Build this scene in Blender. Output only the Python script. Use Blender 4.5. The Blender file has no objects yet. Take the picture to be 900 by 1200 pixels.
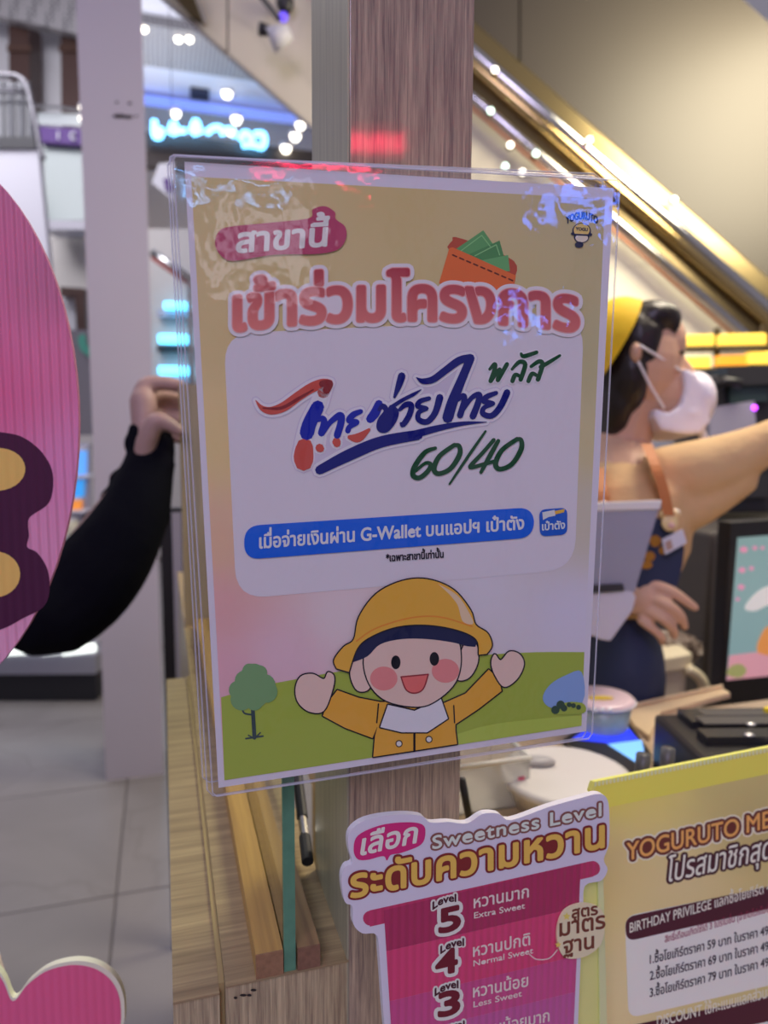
import bpy, bmesh, math, random
from mathutils import Vector, Matrix
from mathutils.geometry import tessellate_polygon, delaunay_2d_cdt
random.seed(7)
S = bpy.context.scene
COL = S.collection
PI = math.pi

# ------------------------------------------------------------------ camera
F = 850.0                       # focal length in pixels of the 900 x 1200 frame
CAM = Vector((0, 0, 1.37))
AZ, PT, RO = math.radians(17), math.radians(6.5), 0.0061
fw = Vector((math.sin(AZ)*math.cos(PT), math.cos(AZ)*math.cos(PT), -math.sin(PT)))
r0 = Vector((math.cos(AZ), -math.sin(AZ), 0)); u0 = r0.cross(fw)
rt = r0*math.cos(RO) + u0*math.sin(RO); up = u0*math.cos(RO) - r0*math.sin(RO)
cd = bpy.data.cameras.new('camera'); co = bpy.data.objects.new('camera', cd); COL.objects.link(co)
cd.sensor_fit = 'HORIZONTAL'; cd.sensor_width = 36; cd.lens = 36*F/900; cd.clip_start = .01; cd.clip_end = 200
M = Matrix((rt, up, -fw)).transposed().to_4x4(); M.translation = CAM
co.matrix_world = M; S.camera = co
cd.dof.use_dof = True; cd.dof.focus_distance = .372; cd.dof.aperture_fstop = 9.5

# ------------------------------------------------------------------ world, lights, exposure
S.view_settings.view_transform = 'Standard'; S.view_settings.look = 'None'
S.view_settings.gamma = 1; S.view_settings.exposure = 0; S.view_settings.use_curve_mapping = False
S.cycles.use_denoising = True
S.cycles.max_bounces = 8; S.cycles.transparent_max_bounces = 16; S.cycles.caustics_reflective = False; S.cycles.caustics_refractive = False
w = bpy.data.worlds.new('world'); S.world = w; w.use_nodes = True
w.node_tree.nodes['Background'].inputs[0].default_value = (.84, .79, .97, 1)
w.node_tree.nodes['Background'].inputs[1].default_value = .26
def area(name, loc, aim, size, power, col):
    l = bpy.data.lights.new(name, 'AREA'); l.energy = power; l.color = col; l.size = size
    o = bpy.data.objects.new(name, l); COL.objects.link(o); o.location = loc
    o.rotation_euler = (Vector(aim)-Vector(loc)).to_track_quat('-Z', 'Y').to_euler(); return o
area('mall_ceiling_light', (-1.6, -2.6, 4.2), (.1, .5, 1.2), 2.2, 95, (.72, .63, 1.0))
area('booth_ceiling_light', (1.25, 1.15, 2.75), (.8, 1.2, 1.1), .7, 34, (1.0, .87, .68))
area('escalator_wash_light', (2.5, 2.1, 3.0), (2.1, 3.4, 1.9), 1.0, 66, (1.0, .90, .66))
area('atrium_light', (-2.2, 5.6, 5.4), (-1.8, 7.5, 1.5), 2.5, 150, (.93, .92, 1.0))
area('added_ceiling_uplight', (-.6, 10.8, 4.6), (-.6, 10.2, 6.6), 2.0, 70, (.86, .88, 1.0))  # unseen uplight added to brighten the far ceiling
area('hall_light', (-2.2, 3.0, 4.6), (-.9, 3.1, 0), 1.6, 18, (.93, .90, 1.0))

# ------------------------------------------------------------------ pixel helpers (pixel = direction only; depth comes from what a thing touches)
def ray(x, y): return fw + rt*((x-450)/F) - up*((y-600)/F)
def U(x, y, d): return CAM + ray(x, y)*d
def on(x, y, ax, val):
    v = ray(x, y); return CAM + v*((val-CAM[ax])/v[ax])
class Plane:
    def __init__(s, o, n): s.o = Vector(o); s.n = Vector(n).normalized()
    def at(s, x, y, h=0):
        v = ray(x, y); return CAM + v*((s.o-CAM).dot(s.n)/v.dot(s.n)) + s.n*h

# ------------------------------------------------------------------ materials
def lin(c):
    c = c/255; return c/12.92 if c <= .04045 else ((c+.055)/1.055)**2.4
def rgb(r, g, b): return (lin(r), lin(g), lin(b), 1)
WHT = [lin(v) for v in (178, 168, 200)]           # how white paper reads under this light
def alb(r, g, b, k=.82):
    c = [max(.005, lin(v)/q*k) for v, q in zip((r, g, b), WHT)]; m = max(c)
    return tuple(x*min(1, .9/m) for x in c) + (1,)
MATS = {}
def nn(nt, t, **kw):
    n = nt.nodes.new(t)
    for k, v in kw.items(): setattr(n, k, v)
    return n
def mat(name, col, rough=.5, metal=0, emit=None, es=0, noise=0, nscale=20, bump=0, bscale=60, spec=.5, trans=0, coat=0, ior=1.45, alpha=1):
    if name in MATS: return MATS[name]
    m = bpy.data.materials.new(name); m.use_nodes = True; nt = m.node_tree; p = nt.nodes['Principled BSDF']
    p.inputs['Base Color'].default_value = tuple(col)[:3] + (1,)
    p.inputs['Roughness'].default_value = rough; p.inputs['Metallic'].default_value = metal
    p.inputs['Specular IOR Level'].default_value = spec; p.inputs['IOR'].default_value = ior
    p.inputs['Transmission Weight'].default_value = trans; p.inputs['Coat Weight'].default_value = coat
    p.inputs['Alpha'].default_value = alpha
    if emit: p.inputs['Emission Color'].default_value = tuple(emit)[:3] + (1,); p.inputs['Emission Strength'].default_value = es
    if noise or bump:
        tc = nn(nt, 'ShaderNodeTexCoord')
    if noise:
        n = nn(nt, 'ShaderNodeTexNoise'); n.inputs['Scale'].default_value = nscale; n.inputs['Detail'].default_value = 5
        nt.links.new(tc.outputs['Object'], n.inputs['Vector'])
        mx = nn(nt, 'ShaderNodeMix', data_type='RGBA'); mx.inputs[6].default_value = tuple(c*(1-noise) for c in col[:3]) + (1,)
        mx.inputs[7].default_value = tuple(min(1, c*(1+noise)) for c in col[:3]) + (1,)
        nt.links.new(n.outputs['Fac'], mx.inputs[0]); nt.links.new(mx.outputs[2], p.inputs['Base Color'])
    if bump:
        n = nn(nt, 'ShaderNodeTexNoise'); n.inputs['Scale'].default_value = bscale; n.inputs['Detail'].default_value = 4
        nt.links.new(tc.outputs['Object'], n.inputs['Vector'])
        b = nn(nt, 'ShaderNodeBump'); b.inputs['Strength'].default_value = bump; b.inputs['Distance'].default_value = .01
        nt.links.new(n.outputs['Fac'], b.inputs['Height']); nt.links.new(b.outputs[0], p.inputs['Normal'])
    MATS[name] = m; return m
def ink(r, g, b):                                   # printed colour, given as it reads in the photograph's light
    return mat('ink_%d_%d_%d' % (r, g, b), alb(r, g, b), .5, spec=.15)
def wood(name, c1, c2, axis='Z', fine=170, rough=.42, streak=.03):
    """laminate board: thin streaks running along one axis"""
    if name in MATS: return MATS[name]
    m = bpy.data.materials.new(name); m.use_nodes = True; nt = m.node_tree; p = nt.nodes['Principled BSDF']
    tc = nn(nt, 'ShaderNodeTexCoord'); mp = nn(nt, 'ShaderNodeMapping')
    sc = [fine, fine, fine]; sc['XYZ'.index(axis)] = fine*streak; mp.inputs['Scale'].default_value = sc
    nt.links.new(tc.outputs['Object'], mp.inputs['Vector'])
    n = nn(nt, 'ShaderNodeTexNoise'); n.inputs['Scale'].default_value = 1; n.inputs['Detail'].default_value = 6; n.inputs['Roughness'].default_value = .7
    nt.links.new(mp.outputs[0], n.inputs['Vector'])
    mp2 = nn(nt, 'ShaderNodeMapping'); sc2 = [fine*4.2]*3; sc2['XYZ'.index(axis)] = fine*.13; mp2.inputs['Scale'].default_value = sc2
    nt.links.new(tc.outputs['Object'], mp2.inputs['Vector'])
    n2 = nn(nt, 'ShaderNodeTexNoise'); n2.inputs['Scale'].default_value = 1; n2.inputs['Detail'].default_value = 3
    nt.links.new(mp2.outputs[0], n2.inputs['Vector'])
    ad = nn(nt, 'ShaderNodeMath', operation='MULTIPLY_ADD'); ad.inputs[1].default_value = .42
    nt.links.new(n2.outputs['Fac'], ad.inputs[0]); nt.links.new(n.outputs['Fac'], ad.inputs[2])
    rp = nn(nt, 'ShaderNodeValToRGB'); e = rp.color_ramp.elements
    e[0].position = .5; e[0].color = tuple(c1)[:3] + (1,); e[1].position = .86; e[1].color = tuple(c2)[:3] + (1,)
    nt.links.new(ad.outputs[0], rp.inputs['Fac']); nt.links.new(rp.outputs['Color'], p.inputs['Base Color'])
    b = nn(nt, 'ShaderNodeBump'); b.inputs['Strength'].default_value = .25; b.inputs['Distance'].default_value = .0008
    nt.links.new(ad.outputs[0], b.inputs['Height']); nt.links.new(b.outputs[0], p.inputs['Normal'])
    p.inputs['Roughness'].default_value = rough
    MATS[name] = m; return m
def vcol(name, rough=.45, flute=0):                # colour taken from the mesh's own print colours; optional vertical flutes of corrugated board
    if name in MATS: return MATS[name]
    m = bpy.data.materials.new(name); m.use_nodes = True; nt = m.node_tree; p = nt.nodes['Principled BSDF']
    a = nn(nt, 'ShaderNodeVertexColor', layer_name='print'); nt.links.new(a.outputs['Color'], p.inputs['Base Color'])
    p.inputs['Roughness'].default_value = rough
    if flute: add_flutes(nt, p, flute)
    MATS[name] = m; return m
def add_flutes(nt, p, pitch, strength=.9):
    tc = nn(nt, 'ShaderNodeTexCoord'); wv = nn(nt, 'ShaderNodeTexWave', wave_type='BANDS', bands_direction='X', wave_profile='SIN')
    wv.inputs['Scale'].default_value = 2*PI/(20*pitch); nt.links.new(tc.outputs['Object'], wv.inputs['Vector'])
    b = nn(nt, 'ShaderNodeBump'); b.inputs['Strength'].default_value = strength; b.inputs['Distance'].default_value = .0012
    nt.links.new(wv.outputs['Fac'], b.inputs['Height']); nt.links.new(b.outputs[0], p.inputs['Normal'])
def fluted(name, col, pitch, rough=.4, strength=.5):
    if name in MATS: return MATS[name]
    m = mat(name, col, rough); add_flutes(m.node_tree, m.node_tree.nodes['Principled BSDF'], pitch, strength); return m
def film(name, ior=1.45, rough=.04, tint=(1, 1, 1), bump=.3, bscale=26, extra=0.0):
    """clear plastic film or thin pane: straight-through light plus a fresnel reflection"""
    if name in MATS: return MATS[name]
    m = bpy.data.materials.new(name); m.use_nodes = True; nt = m.node_tree
    for n in list(nt.nodes): nt.nodes.remove(n)
    out = nn(nt, 'ShaderNodeOutputMaterial'); mx = nn(nt, 'ShaderNodeMixShader')
    t = nn(nt, 'ShaderNodeBsdfTransparent'); t.inputs[0].default_value = tuple(tint) + (1,)
    g = nn(nt, 'ShaderNodeBsdfGlossy'); g.inputs['Roughness'].default_value = rough; g.inputs[0].default_value = (1, 1, 1, 1)
    fr = nn(nt, 'ShaderNodeFresnel'); fr.inputs['IOR'].default_value = ior
    tc = nn(nt, 'ShaderNodeTexCoord'); n = nn(nt, 'ShaderNodeTexNoise'); n.inputs['Scale'].default_value = bscale; n.inputs['Detail'].default_value = 3
    nt.links.new(tc.outputs['Object'], n.inputs['Vector'])
    b = nn(nt, 'ShaderNodeBump'); b.inputs['Strength'].default_value = bump; b.inputs['Distance'].default_value = .004
    nt.links.new(n.outputs['Fac'], b.inputs['Height'])
    nt.links.new(b.outputs[0], g.inputs['Normal'])
    ge = nn(nt, 'ShaderNodeNewGeometry'); bk = nn(nt, 'ShaderNodeMix'); bk.inputs[3].default_value = .04      # the far side of a thin pane reflects as little as the near one
    nt.links.new(ge.outputs['Backfacing'], bk.inputs[0]); nt.links.new(fr.outputs[0], bk.inputs[2])
    ad = nn(nt, 'ShaderNodeMath', operation='ADD'); ad.inputs[1].default_value = extra; nt.links.new(bk.outputs[0], ad.inputs[0])
    nt.links.new(ad.outputs[0], mx.inputs[0]); nt.links.new(t.outputs[0], mx.inputs[1]); nt.links.new(g.outputs[0], mx.inputs[2])
    nt.links.new(mx.outputs[0], out.inputs[0]); MATS[name] = m; return m

# ------------------------------------------------------------------ objects
WL = {}
def tag(o, label=None, cat=None, group=None, kind=None):
    if label: o['label'] = label
    if cat: o['category'] = cat
    if group: o['group'] = group
    if kind: o['kind'] = kind
    return o
def thing(name, label, cat, loc, group=None):
    o = bpy.data.objects.new(name, None); COL.objects.link(o); o.location = loc; o.empty_display_size = .05
    WL[o.name] = Vector(loc); return tag(o, label, cat, group)
def link(name, me, parent=None, base=None):
    o = bpy.data.objects.new(name, me); COL.objects.link(o)
    if parent: o.parent = parent; WL[o.name] = WL[parent.name].copy()
    else: o.location = base; WL[o.name] = Vector(base)
    return o
class MB:
    def __init__(s): s.v = []; s.f = []; s.c = []
    def add(s, vs, fs):
        k = len(s.v); s.v += [Vector(p) for p in vs]; s.f += [[i+k for i in f] for f in fs]; return s
    def box(s, a, b):
        (x0, y0, z0), (x1, y1, z1) = a, b
        vs = [(x, y, z) for z in (z0, z1) for y in (y0, y1) for x in (x0, x1)]
        return s.add(vs, [(0, 2, 3, 1), (4, 5, 7, 6), (0, 1, 5, 4), (2, 6, 7, 3), (0, 4, 6, 2), (1, 3, 7, 5)])
    def hexa(s, front, back):                       # 4 + 4 corners
        return s.add(list(front)+list(back), [(0, 1, 2, 3), (7, 6, 5, 4), (0, 4, 5, 1), (1, 5, 6, 2), (2, 6, 7, 3), (3, 7, 4, 0)])
    def prism(s, loop, off):                        # a polygon (list of Vectors) pushed by off: front, back and rim
        n = len(loop); off = Vector(off); tr = tessellate_polygon([loop])
        k = len(s.v); s.v += [Vector(p) for p in loop] + [Vector(p)+off for p in loop]
        s.f += [[k+i for i in t] for t in tr] + [[k+n+i for i in reversed(t)] for t in tr]
        s.f += [[k+i, k+(i+1) % n, k+n+(i+1) % n, k+n+i] for i in range(n)]; return s
    def tube(s, pts, rad, seg=10, cap=True):
        pts = [Vector(p) for p in pts]; n = len(pts); rad = rad if isinstance(rad, (list, tuple)) else [rad]*n
        k = len(s.v); ref = None
        for i, p in enumerate(pts):
            t = (pts[min(i+1, n-1)]-pts[max(i-1, 0)]).normalized()
            if ref is None: ref = t.orthogonal().normalized()
            a = (ref - t*ref.dot(t)).normalized(); ref = a; b = t.cross(a)
            for j in range(seg):
                q = 2*PI*j/seg; s.v.append(p + (a*math.cos(q)+b*math.sin(q))*rad[i])
        for i in range(n-1):
            for j in range(seg): s.f.append([k+i*seg+j, k+i*seg+(j+1) % seg, k+(i+1)*seg+(j+1) % seg, k+(i+1)*seg+j])
        if cap: s.f.append([k+j for j in reversed(range(seg))]); s.f.append([k+(n-1)*seg+j for j in range(seg)])
        return s
    def lathe(s, o, prof, seg=28, axis=(0, 0, 1)):
        ax = Vector(axis).normalized(); a = ax.orthogonal().normalized(); b = ax.cross(a); o = Vector(o); k = len(s.v); n = len(prof)
        for (r_, h) in prof:
            for j in range(seg):
                q = 2*PI*j/seg; s.v.append(o + ax*h + (a*math.cos(q)+b*math.sin(q))*r_)
        for i in range(n-1):
            for j in range(seg): s.f.append([k+i*seg+j, k+i*seg+(j+1) % seg, k+(i+1)*seg+(j+1) % seg, k+(i+1)*seg+j])
        return s
    def ball(s, c, ax, seg=16, rings=10, frame=None):
        c = Vector(c); X, Y, Z = frame or (rt, up, fw); k = len(s.v)
        s.v.append(c+Y*ax[1])
        for i in range(1, rings):
            t = PI*i/rings
            for j in range(seg):
                q = 2*PI*j/seg; s.v.append(c + X*(ax[0]*math.sin(t)*math.cos(q)) + Y*(ax[1]*math.cos(t)) + Z*(ax[2]*math.sin(t)*math.sin(q)))
        s.v.append(c-Y*ax[1]); e = len(s.v)-1
        for j in range(seg): s.f.append([k, k+1+(j+1) % seg, k+1+j]); s.f.append([e, e-seg+j, e-seg+(j+1) % seg])
        for i in range(rings-2):
            for j in range(seg): a = k+1+i*seg; s.f.append([a+j, a+(j+1) % seg, a+seg+(j+1) % seg, a+seg+j])
        return s
    def build(s, name, m, parent=None, smooth=False, base=None, bevel=0, fix=True, remesh=0, rsmooth=0, subd=0):
        if parent is None and base is None:
            xs = [p.x for p in s.v]; ys = [p.y for p in s.v]; zs = [p.z for p in s.v]
            base = Vector(((min(xs)+max(xs))/2, (min(ys)+max(ys))/2, min(zs)))
        b = WL[parent.name] if parent else Vector(base)
        me = bpy.data.meshes.new(name); me.from_pydata([tuple(p-b) for p in s.v], [], s.f)
        if fix:
            bm = bmesh.new(); bm.from_mesh(me); bmesh.ops.recalc_face_normals(bm, faces=bm.faces)
            if bevel:
                ed = [e for e in bm.edges if len(e.link_faces) == 2 and e.calc_face_angle(0) > .5]
                bmesh.ops.bevel(bm, geom=ed, offset=bevel, segments=2, affect='EDGES', profile=.6)
            bm.to_mesh(me); bm.free()
        if m: me.materials.append(m)
        if s.c:
            at = me.color_attributes.new('print', 'FLOAT_COLOR', 'POINT')
            for i, c in enumerate(s.c): at.data[i].color = c
        if smooth:
            for p in me.polygons: p.use_smooth = True
        o = link(name, me, parent, base)
        if remesh:
            md = o.modifiers.new('r', 'REMESH'); md.mode = 'VOXEL'; md.voxel_size = remesh; md.use_smooth_shade = True
            if rsmooth: m2 = o.modifiers.new('s', 'SMOOTH'); m2.iterations = rsmooth; m2.factor = .5
            dg = bpy.context.evaluated_depsgraph_get(); me2 = bpy.data.meshes.new_from_object(o.evaluated_get(dg)); me2.name = name
            o.modifiers.clear(); o.data = me2
            if m and not me2.materials: me2.materials.append(m)
            for p in me2.polygons: p.use_smooth = True
        if subd:
            md = o.modifiers.new('subdivision', 'SUBSURF'); md.levels = md.render_levels = subd
        return o

def struct(name, mb, m, label=None, bevel=0, smooth=False):
    o = mb.build(name, m, bevel=bevel, smooth=smooth); tag(o, label, None, None, 'structure'); return o

# ------------------------------------------------------------------ flat print: shapes drawn on a sheet's own plane
_tc = bpy.data.curves.new('lettering', 'FONT'); _to = bpy.data.objects.new('lettering', _tc); COL.objects.link(_to)
GL = {}
def _splines(txt):
    _tc.body = txt; dg = bpy.context.evaluated_depsgraph_get(); e = _to.evaluated_get(dg); cu = e.to_curve(dg); out = []
    for sp in cu.splines:
        bp = sp.bezier_points; n = len(bp); loop = []
        for i in range(n):
            a, b = bp[i], bp[(i+1) % n]; p0, p1, p2, p3 = a.co.xy, a.handle_right.xy, b.handle_left.xy, b.co.xy
            L = (p3-p0).length
            st = 1 if (L < 1e-6 or (abs((p1-p0).cross(p3-p0)) < 1e-4*max(L, 1e-6) and abs((p2-p0).cross(p3-p0)) < 1e-4*max(L, 1e-6))) else 4
            for k in range(st):
                t = k/st; q = p0*(1-t)**3 + p1*(3*t*(1-t)**2) + p2*(3*t*t*(1-t)) + p3*t**3
                if not loop or (q-loop[-1]).length > 1e-4: loop.append(q.copy())
        if len(loop) > 2: out.append(loop)
    e.to_curve_clear(); return out
def _area(l): return sum(l[i].x*l[(i+1) % len(l)].y-l[(i+1) % len(l)].x*l[i].y for i in range(len(l)))/2
def _inside(p, l):
    c = False; j = len(l)-1
    for i in range(len(l)):
        if (l[i].y > p.y) != (l[j].y > p.y) and p.x < (l[j].x-l[i].x)*(p.y-l[i].y)/(l[j].y-l[i].y)+l[i].x: c = not c
        j = i
    return c
def glyph(ch):
    if ch in GL: return GL[ch]
    if ch == ' ': GL[ch] = ([], [], .28); return GL[ch]
    base = min(p.x for p in _splines('l')[0])
    adv = min(p.x for p in _splines(ch+'l')[-1]) - base
    loops = _splines(ch); tris = []
    if loops:
        big = max(loops, key=lambda l: abs(_area(l))); sg = 1 if _area(big) > 0 else -1
        outs = [l for l in loops if _area(l)*sg > 0]; holes = [l for l in loops if _area(l)*sg <= 0]
        for o in outs:
            grp = [o]+[h for h in holes if _inside(h[0], o)]
            flat = [p for g in grp for p in g]
            for t in tessellate_polygon([[Vector((p.x, p.y, 0)) for p in g] for g in grp]): tris.append([flat[i] for i in t])
    GL[ch] = (tris, loops, adv); return GL[ch]
UPV = set('ัิีึื็'); TONE = set('่้๊๋์'); TALL = set('ปฝฟฬ')
def layout(txt, track=0):
    """[(tris, loops)] with tone marks stacked above upper vowels; returns pieces and total width"""
    x = 0; out = []; prev = ''; base = ''
    for ch in txt:
        t, l, a = glyph(ch); dy = 0; dx = 0
        if ch in TONE and prev in UPV: dy = .19
        if ch in (TONE | UPV) and base in TALL: dx = -.10
        if ch == 'ำ' and prev in TONE: pass
        out.append(([[Vector((p.x+x+dx, p.y+dy)) for p in q] for q in t], [[Vector((p.x+x+dx, p.y+dy)) for p in q] for q in l]))
        if ch not in (TONE | UPV): base = ch
        prev = ch; x += a + (track if a > .05 else 0)
    return out, x
def crv(pts, n=6):
    """smooth curve through points (x, y[, w])"""
    out = []; m = len(pts)
    for i in range(m-1):
        p0, p1, p2, p3 = pts[max(i-1, 0)], pts[i], pts[i+1], pts[min(i+2, m-1)]
        for k in range(n):
            t = k/n; out.append(tuple(.5*(2*b+(c-a)*t+(2*a-5*b+4*c-d)*t*t+(3*b-a-3*c+d)*t**3) for a, b, c, d in zip(p0, p1, p2, p3)))
    out.append(tuple(pts[-1])); return out
def loopcrv(pts, n=6):
    m = len(pts); out = []
    for i in range(m):
        p0, p1, p2, p3 = pts[i-1], pts[i], pts[(i+1) % m], pts[(i+2) % m]
        for k in range(n):
            t = k/n; out.append(tuple(.5*(2*b+(c-a)*t+(2*a-5*b+4*c-d)*t*t+(3*b-a-3*c+d)*t**3) for a, b, c, d in zip(p0, p1, p2, p3)))
    return out
class Ink:
    """flat print on one plane, in photograph pixels"""
    def __init__(s): s.p = []; s.col = []
    def _a(s, poly, cols=None): s.p.append([(q[0], q[1]) for q in poly]); s.col.append(cols); return s
    def plus(s, o): s.p += o.p; s.col += o.col; return s
    def poly(s, pts):
        for t in tessellate_polygon([[Vector((p[0], p[1], 0)) for p in pts]]): s._a([pts[i] for i in t])
        return s
    def blob(s, pts, n=6): return s.poly(loopcrv(pts, n))
    def disc(s, x, y, r_, n=10): return s._a([(x+r_*math.cos(2*PI*k/n), y+r_*math.sin(2*PI*k/n)) for k in range(n)])
    def ell(s, x, y, a, b, rot=0, n=28):
        c, d = math.cos(rot), math.sin(rot); o = []
        for k in range(n):
            q = 2*PI*k/n; X, Y = a*math.cos(q), b*math.sin(q); o.append((x+X*c-Y*d, y+X*d+Y*c))
        return s._a(o)
    def line(s, pts, w=None, seg=8, closed=False):      # constant or per-point width; discs only at ends and sharp turns
        P = [(p[0], p[1], (p[2] if len(p) > 2 else 0) if w is None else w) for p in pts]
        if closed and math.hypot(P[0][0]-P[-1][0], P[0][1]-P[-1][1]) < 1e-3: P.pop()
        n = len(P); m = n if closed else n-1
        def dr(i):
            a, b = P[i % n], P[(i+1) % n]; dx, dy = b[0]-a[0], b[1]-a[1]; L = math.hypot(dx, dy) or 1e-9; return (dx/L, dy/L)
        D = [dr(i) for i in range(m)]; nl = []; nr = []
        for i in range(n):
            inn = D[(i-1) % m] if (closed or i > 0) else None; out = D[i % m] if (closed or i < n-1) else None
            if inn and out and inn[0]*out[0]+inn[1]*out[1] > .80:
                tx, ty = inn[0]+out[0], inn[1]+out[1]; L = math.hypot(tx, ty); nv = (-ty/L, tx/L); nl.append(nv); nr.append(nv)
            else:
                if P[i][2] > .25: s.disc(P[i][0], P[i][1], P[i][2]/2, seg)
                nl.append((-inn[1], inn[0]) if inn else None); nr.append((-out[1], out[0]) if out else None)
        for i in range(m):
            j = (i+1) % n; a, b = P[i], P[j]; na, nb = nr[i], nl[j]
            if math.hypot(b[0]-a[0], b[1]-a[1]) < 1e-5: continue
            s._a([(a[0]+na[0]*a[2]/2, a[1]+na[1]*a[2]/2), (a[0]-na[0]*a[2]/2, a[1]-na[1]*a[2]/2), (b[0]-nb[0]*b[2]/2, b[1]-nb[1]*b[2]/2), (b[0]+nb[0]*b[2]/2, b[1]+nb[1]*b[2]/2)])
        return s
    def brush(s, pts, add=0, n=5, k=1): return s.line([(p[0], p[1], p[2]*k+add) for p in crv(pts, n)])
    def rrect(s, q, r_, n=6):
        """rounded quad: corners TL TR BR BL in pixels"""
        o = []
        for i in range(4):
            a, b, c = Vector(q[i-1]), Vector(q[i]), Vector(q[(i+1) % 4])
            d1 = (a-b).normalized()*r_; d2 = (c-b).normalized()*r_
            for k in range(n+1):
                t = k/n; o.append(tuple((b+d1)*(1-t)**2 + b*2*t*(1-t) + (b+d2)*t*t))
        s.outline = o
        return s.poly(o)
    def text(s, txt, A, B, h, h2=None, ital=0, bold=0, arc=0, fill=True, em=.56, track=0, seg=6, grad=None, rise=None):
        """baseline from A to B (pixels), consonant height h at A and h2 at B, upright perpendicular unless ital; bold = stroke width in pixels"""
        A, B = Vector(A), Vector(B); h2 = h if h2 is None else h2
        pcs, wd = layout(txt, track); pts = [p for t, l in pcs for q in l for p in q]
        x0, x1 = min(p.x for p in pts), max(p.x for p in pts); d = B-A
        upv = Vector(rise) if rise else Vector((0, -1))
        def mp(p):
            t = (p.x-x0)/(x1-x0); y = p.y/em; hh = h*(1-t)+h2*t
            return A + d*t + upv*(hh*y + arc*4*t*(1-t)) + Vector((ital*hh*y, 0))
        for t, l in pcs:
            if fill:
                for q in t:
                    s._a([mp(p) for p in q], None if not grad else [min(1, max(0, p.y/em)) for p in q])
            if bold:
                for q in l: s.line([tuple(mp(p)) for p in q], bold, seg, True)
        return s
    def emit(s, name, plane, h, m, parent, grad=None):
        """one flat mesh without overlaps: the union of everything drawn"""
        vs = []; fs = []
        for poly in s.p:
            ar = sum(poly[i][0]*poly[(i+1) % len(poly)][1]-poly[(i+1) % len(poly)][0]*poly[i][1] for i in range(len(poly)))
            if abs(ar) < 1e-4: continue
            k = len(vs); vs += [Vector(q) for q in (poly if ar > 0 else poly[::-1])]; fs.append(list(range(k, k+len(poly))))
        if len(fs) > 1:
            ov, oe, of, _a, _b, _c = delaunay_2d_cdt(vs, [], fs, 1, 1e-5)
            tri = [f for f, c in zip(of, _c) if c]
        else: ov, tri = vs, fs
        mb = MB(); mb.v = [plane.at(p[0], p[1], h) for p in ov]; mb.f = [list(f) for f in tri]
        if grad:
            zs = [v.z for v in mb.v]; lo, hi = min(zs), max(zs)
            mb.c = [tuple(a+(b-a)*(v.z-lo)/(hi-lo) for a, b in zip(grad[0], grad[1])) for v in mb.v]
        for f in mb.f:                              # all faces look towards the viewer's side of the sheet
            a, b, c = mb.v[f[0]], mb.v[f[1]], mb.v[f[2]]
            if (b-a).cross(c-a).dot(plane.n) < 0: f.reverse()
        return mb.build(name, m, parent, fix=False)
def sheet(plane, pix, h0, thick):
    """solid board with the given outline (pixels) on a plane, front at height h0"""
    return MB().prism([plane.at(x, y, h0) for x, y in pix], plane.n*(-thick))
L0 = .00016
# ================================================================== SETTING
# ---- floor of large stone tiles
def marble(name, c, vein, scale=2.2, rough=.25):
    m = mat(name, c, rough); nt = m.node_tree; p = nt.nodes['Principled BSDF']
    tc = nn(nt, 'ShaderNodeTexCoord'); oi = nn(nt, 'ShaderNodeObjectInfo'); ad = nn(nt, 'ShaderNodeVectorMath', operation='MULTIPLY_ADD')
    ad.inputs[1].default_value = (37, 19, 11); nt.links.new(oi.outputs['Random'], ad.inputs[0]); nt.links.new(tc.outputs['Object'], ad.inputs[2])
    n = nn(nt, 'ShaderNodeTexNoise'); n.inputs['Scale'].default_value = scale; n.inputs['Detail'].default_value = 8; n.inputs['Distortion'].default_value = 1.2
    nt.links.new(ad.outputs[0], n.inputs['Vector'])
    v = nn(nt, 'ShaderNodeTexVoronoi', feature='DISTANCE_TO_EDGE'); v.inputs['Scale'].default_value = scale*.8
    mx0 = nn(nt, 'ShaderNodeMix', data_type='RGBA'); mx0.inputs[0].default_value = .22
    nt.links.new(ad.outputs[0], mx0.inputs[6]); nt.links.new(n.outputs['Color'], mx0.inputs[7]); nt.links.new(mx0.outputs[2], v.inputs['Vector'])
    rp = nn(nt, 'ShaderNodeValToRGB'); e = rp.color_ramp.elements; e[0].position = 0; e[0].color = (.16, .16, .16, 1); e[1].position = .02; e[1].color = (0, 0, 0, 1)
    nt.links.new(v.outputs['Distance'], rp.inputs['Fac'])
    mx = nn(nt, 'ShaderNodeMix', data_type='RGBA'); mx.inputs[6].default_value = tuple(x*.82 for x in c[:3])+(1,); mx.inputs[7].default_value = tuple(min(1, x*1.15) for x in c[:3])+(1,)
    nt.links.new(n.outputs['Fac'], mx.inputs[0])
    mv = nn(nt, 'ShaderNodeMix', data_type='RGBA'); mv.inputs[7].default_value = tuple(vein)[:3]+(1,)
    nt.links.new(rp.outputs['Color'], mv.inputs[0]); nt.links.new(mx.outputs[2], mv.inputs[6]); nt.links.new(mv.outputs[2], p.inputs['Base Color'])
    return m
TX, TY, TP = -.165, 2.14, .712
GROUT = mat('grout', (.12, .11, .11), .8, noise=.2)
TILE = marble('floor_stone', (.25, .235, .235), (.11, .09, .08))
fl = struct('floor', MB().box((TX-5*TP, TY-9*TP, -.06), (TX+6*TP, TY+9*TP, -.004)), GROUT, 'grey stone tiled mall floor')
tm = None
for i in range(-5, 6):
    for j in range(-9, 9):
        if tm is None:
            o = MB().box((0, 0, -.012), (TP-.006, TP-.006, 0)).build('tile', TILE, base=(0, 0, 0), bevel=.0015); tm = o.data
        else:
            o = bpy.data.objects.new('tile', tm); COL.objects.link(o)
        o.parent = fl; o.location = Vector((TX+i*TP+.003, TY+j*TP+.003, 0)) - WL[fl.name]
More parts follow.
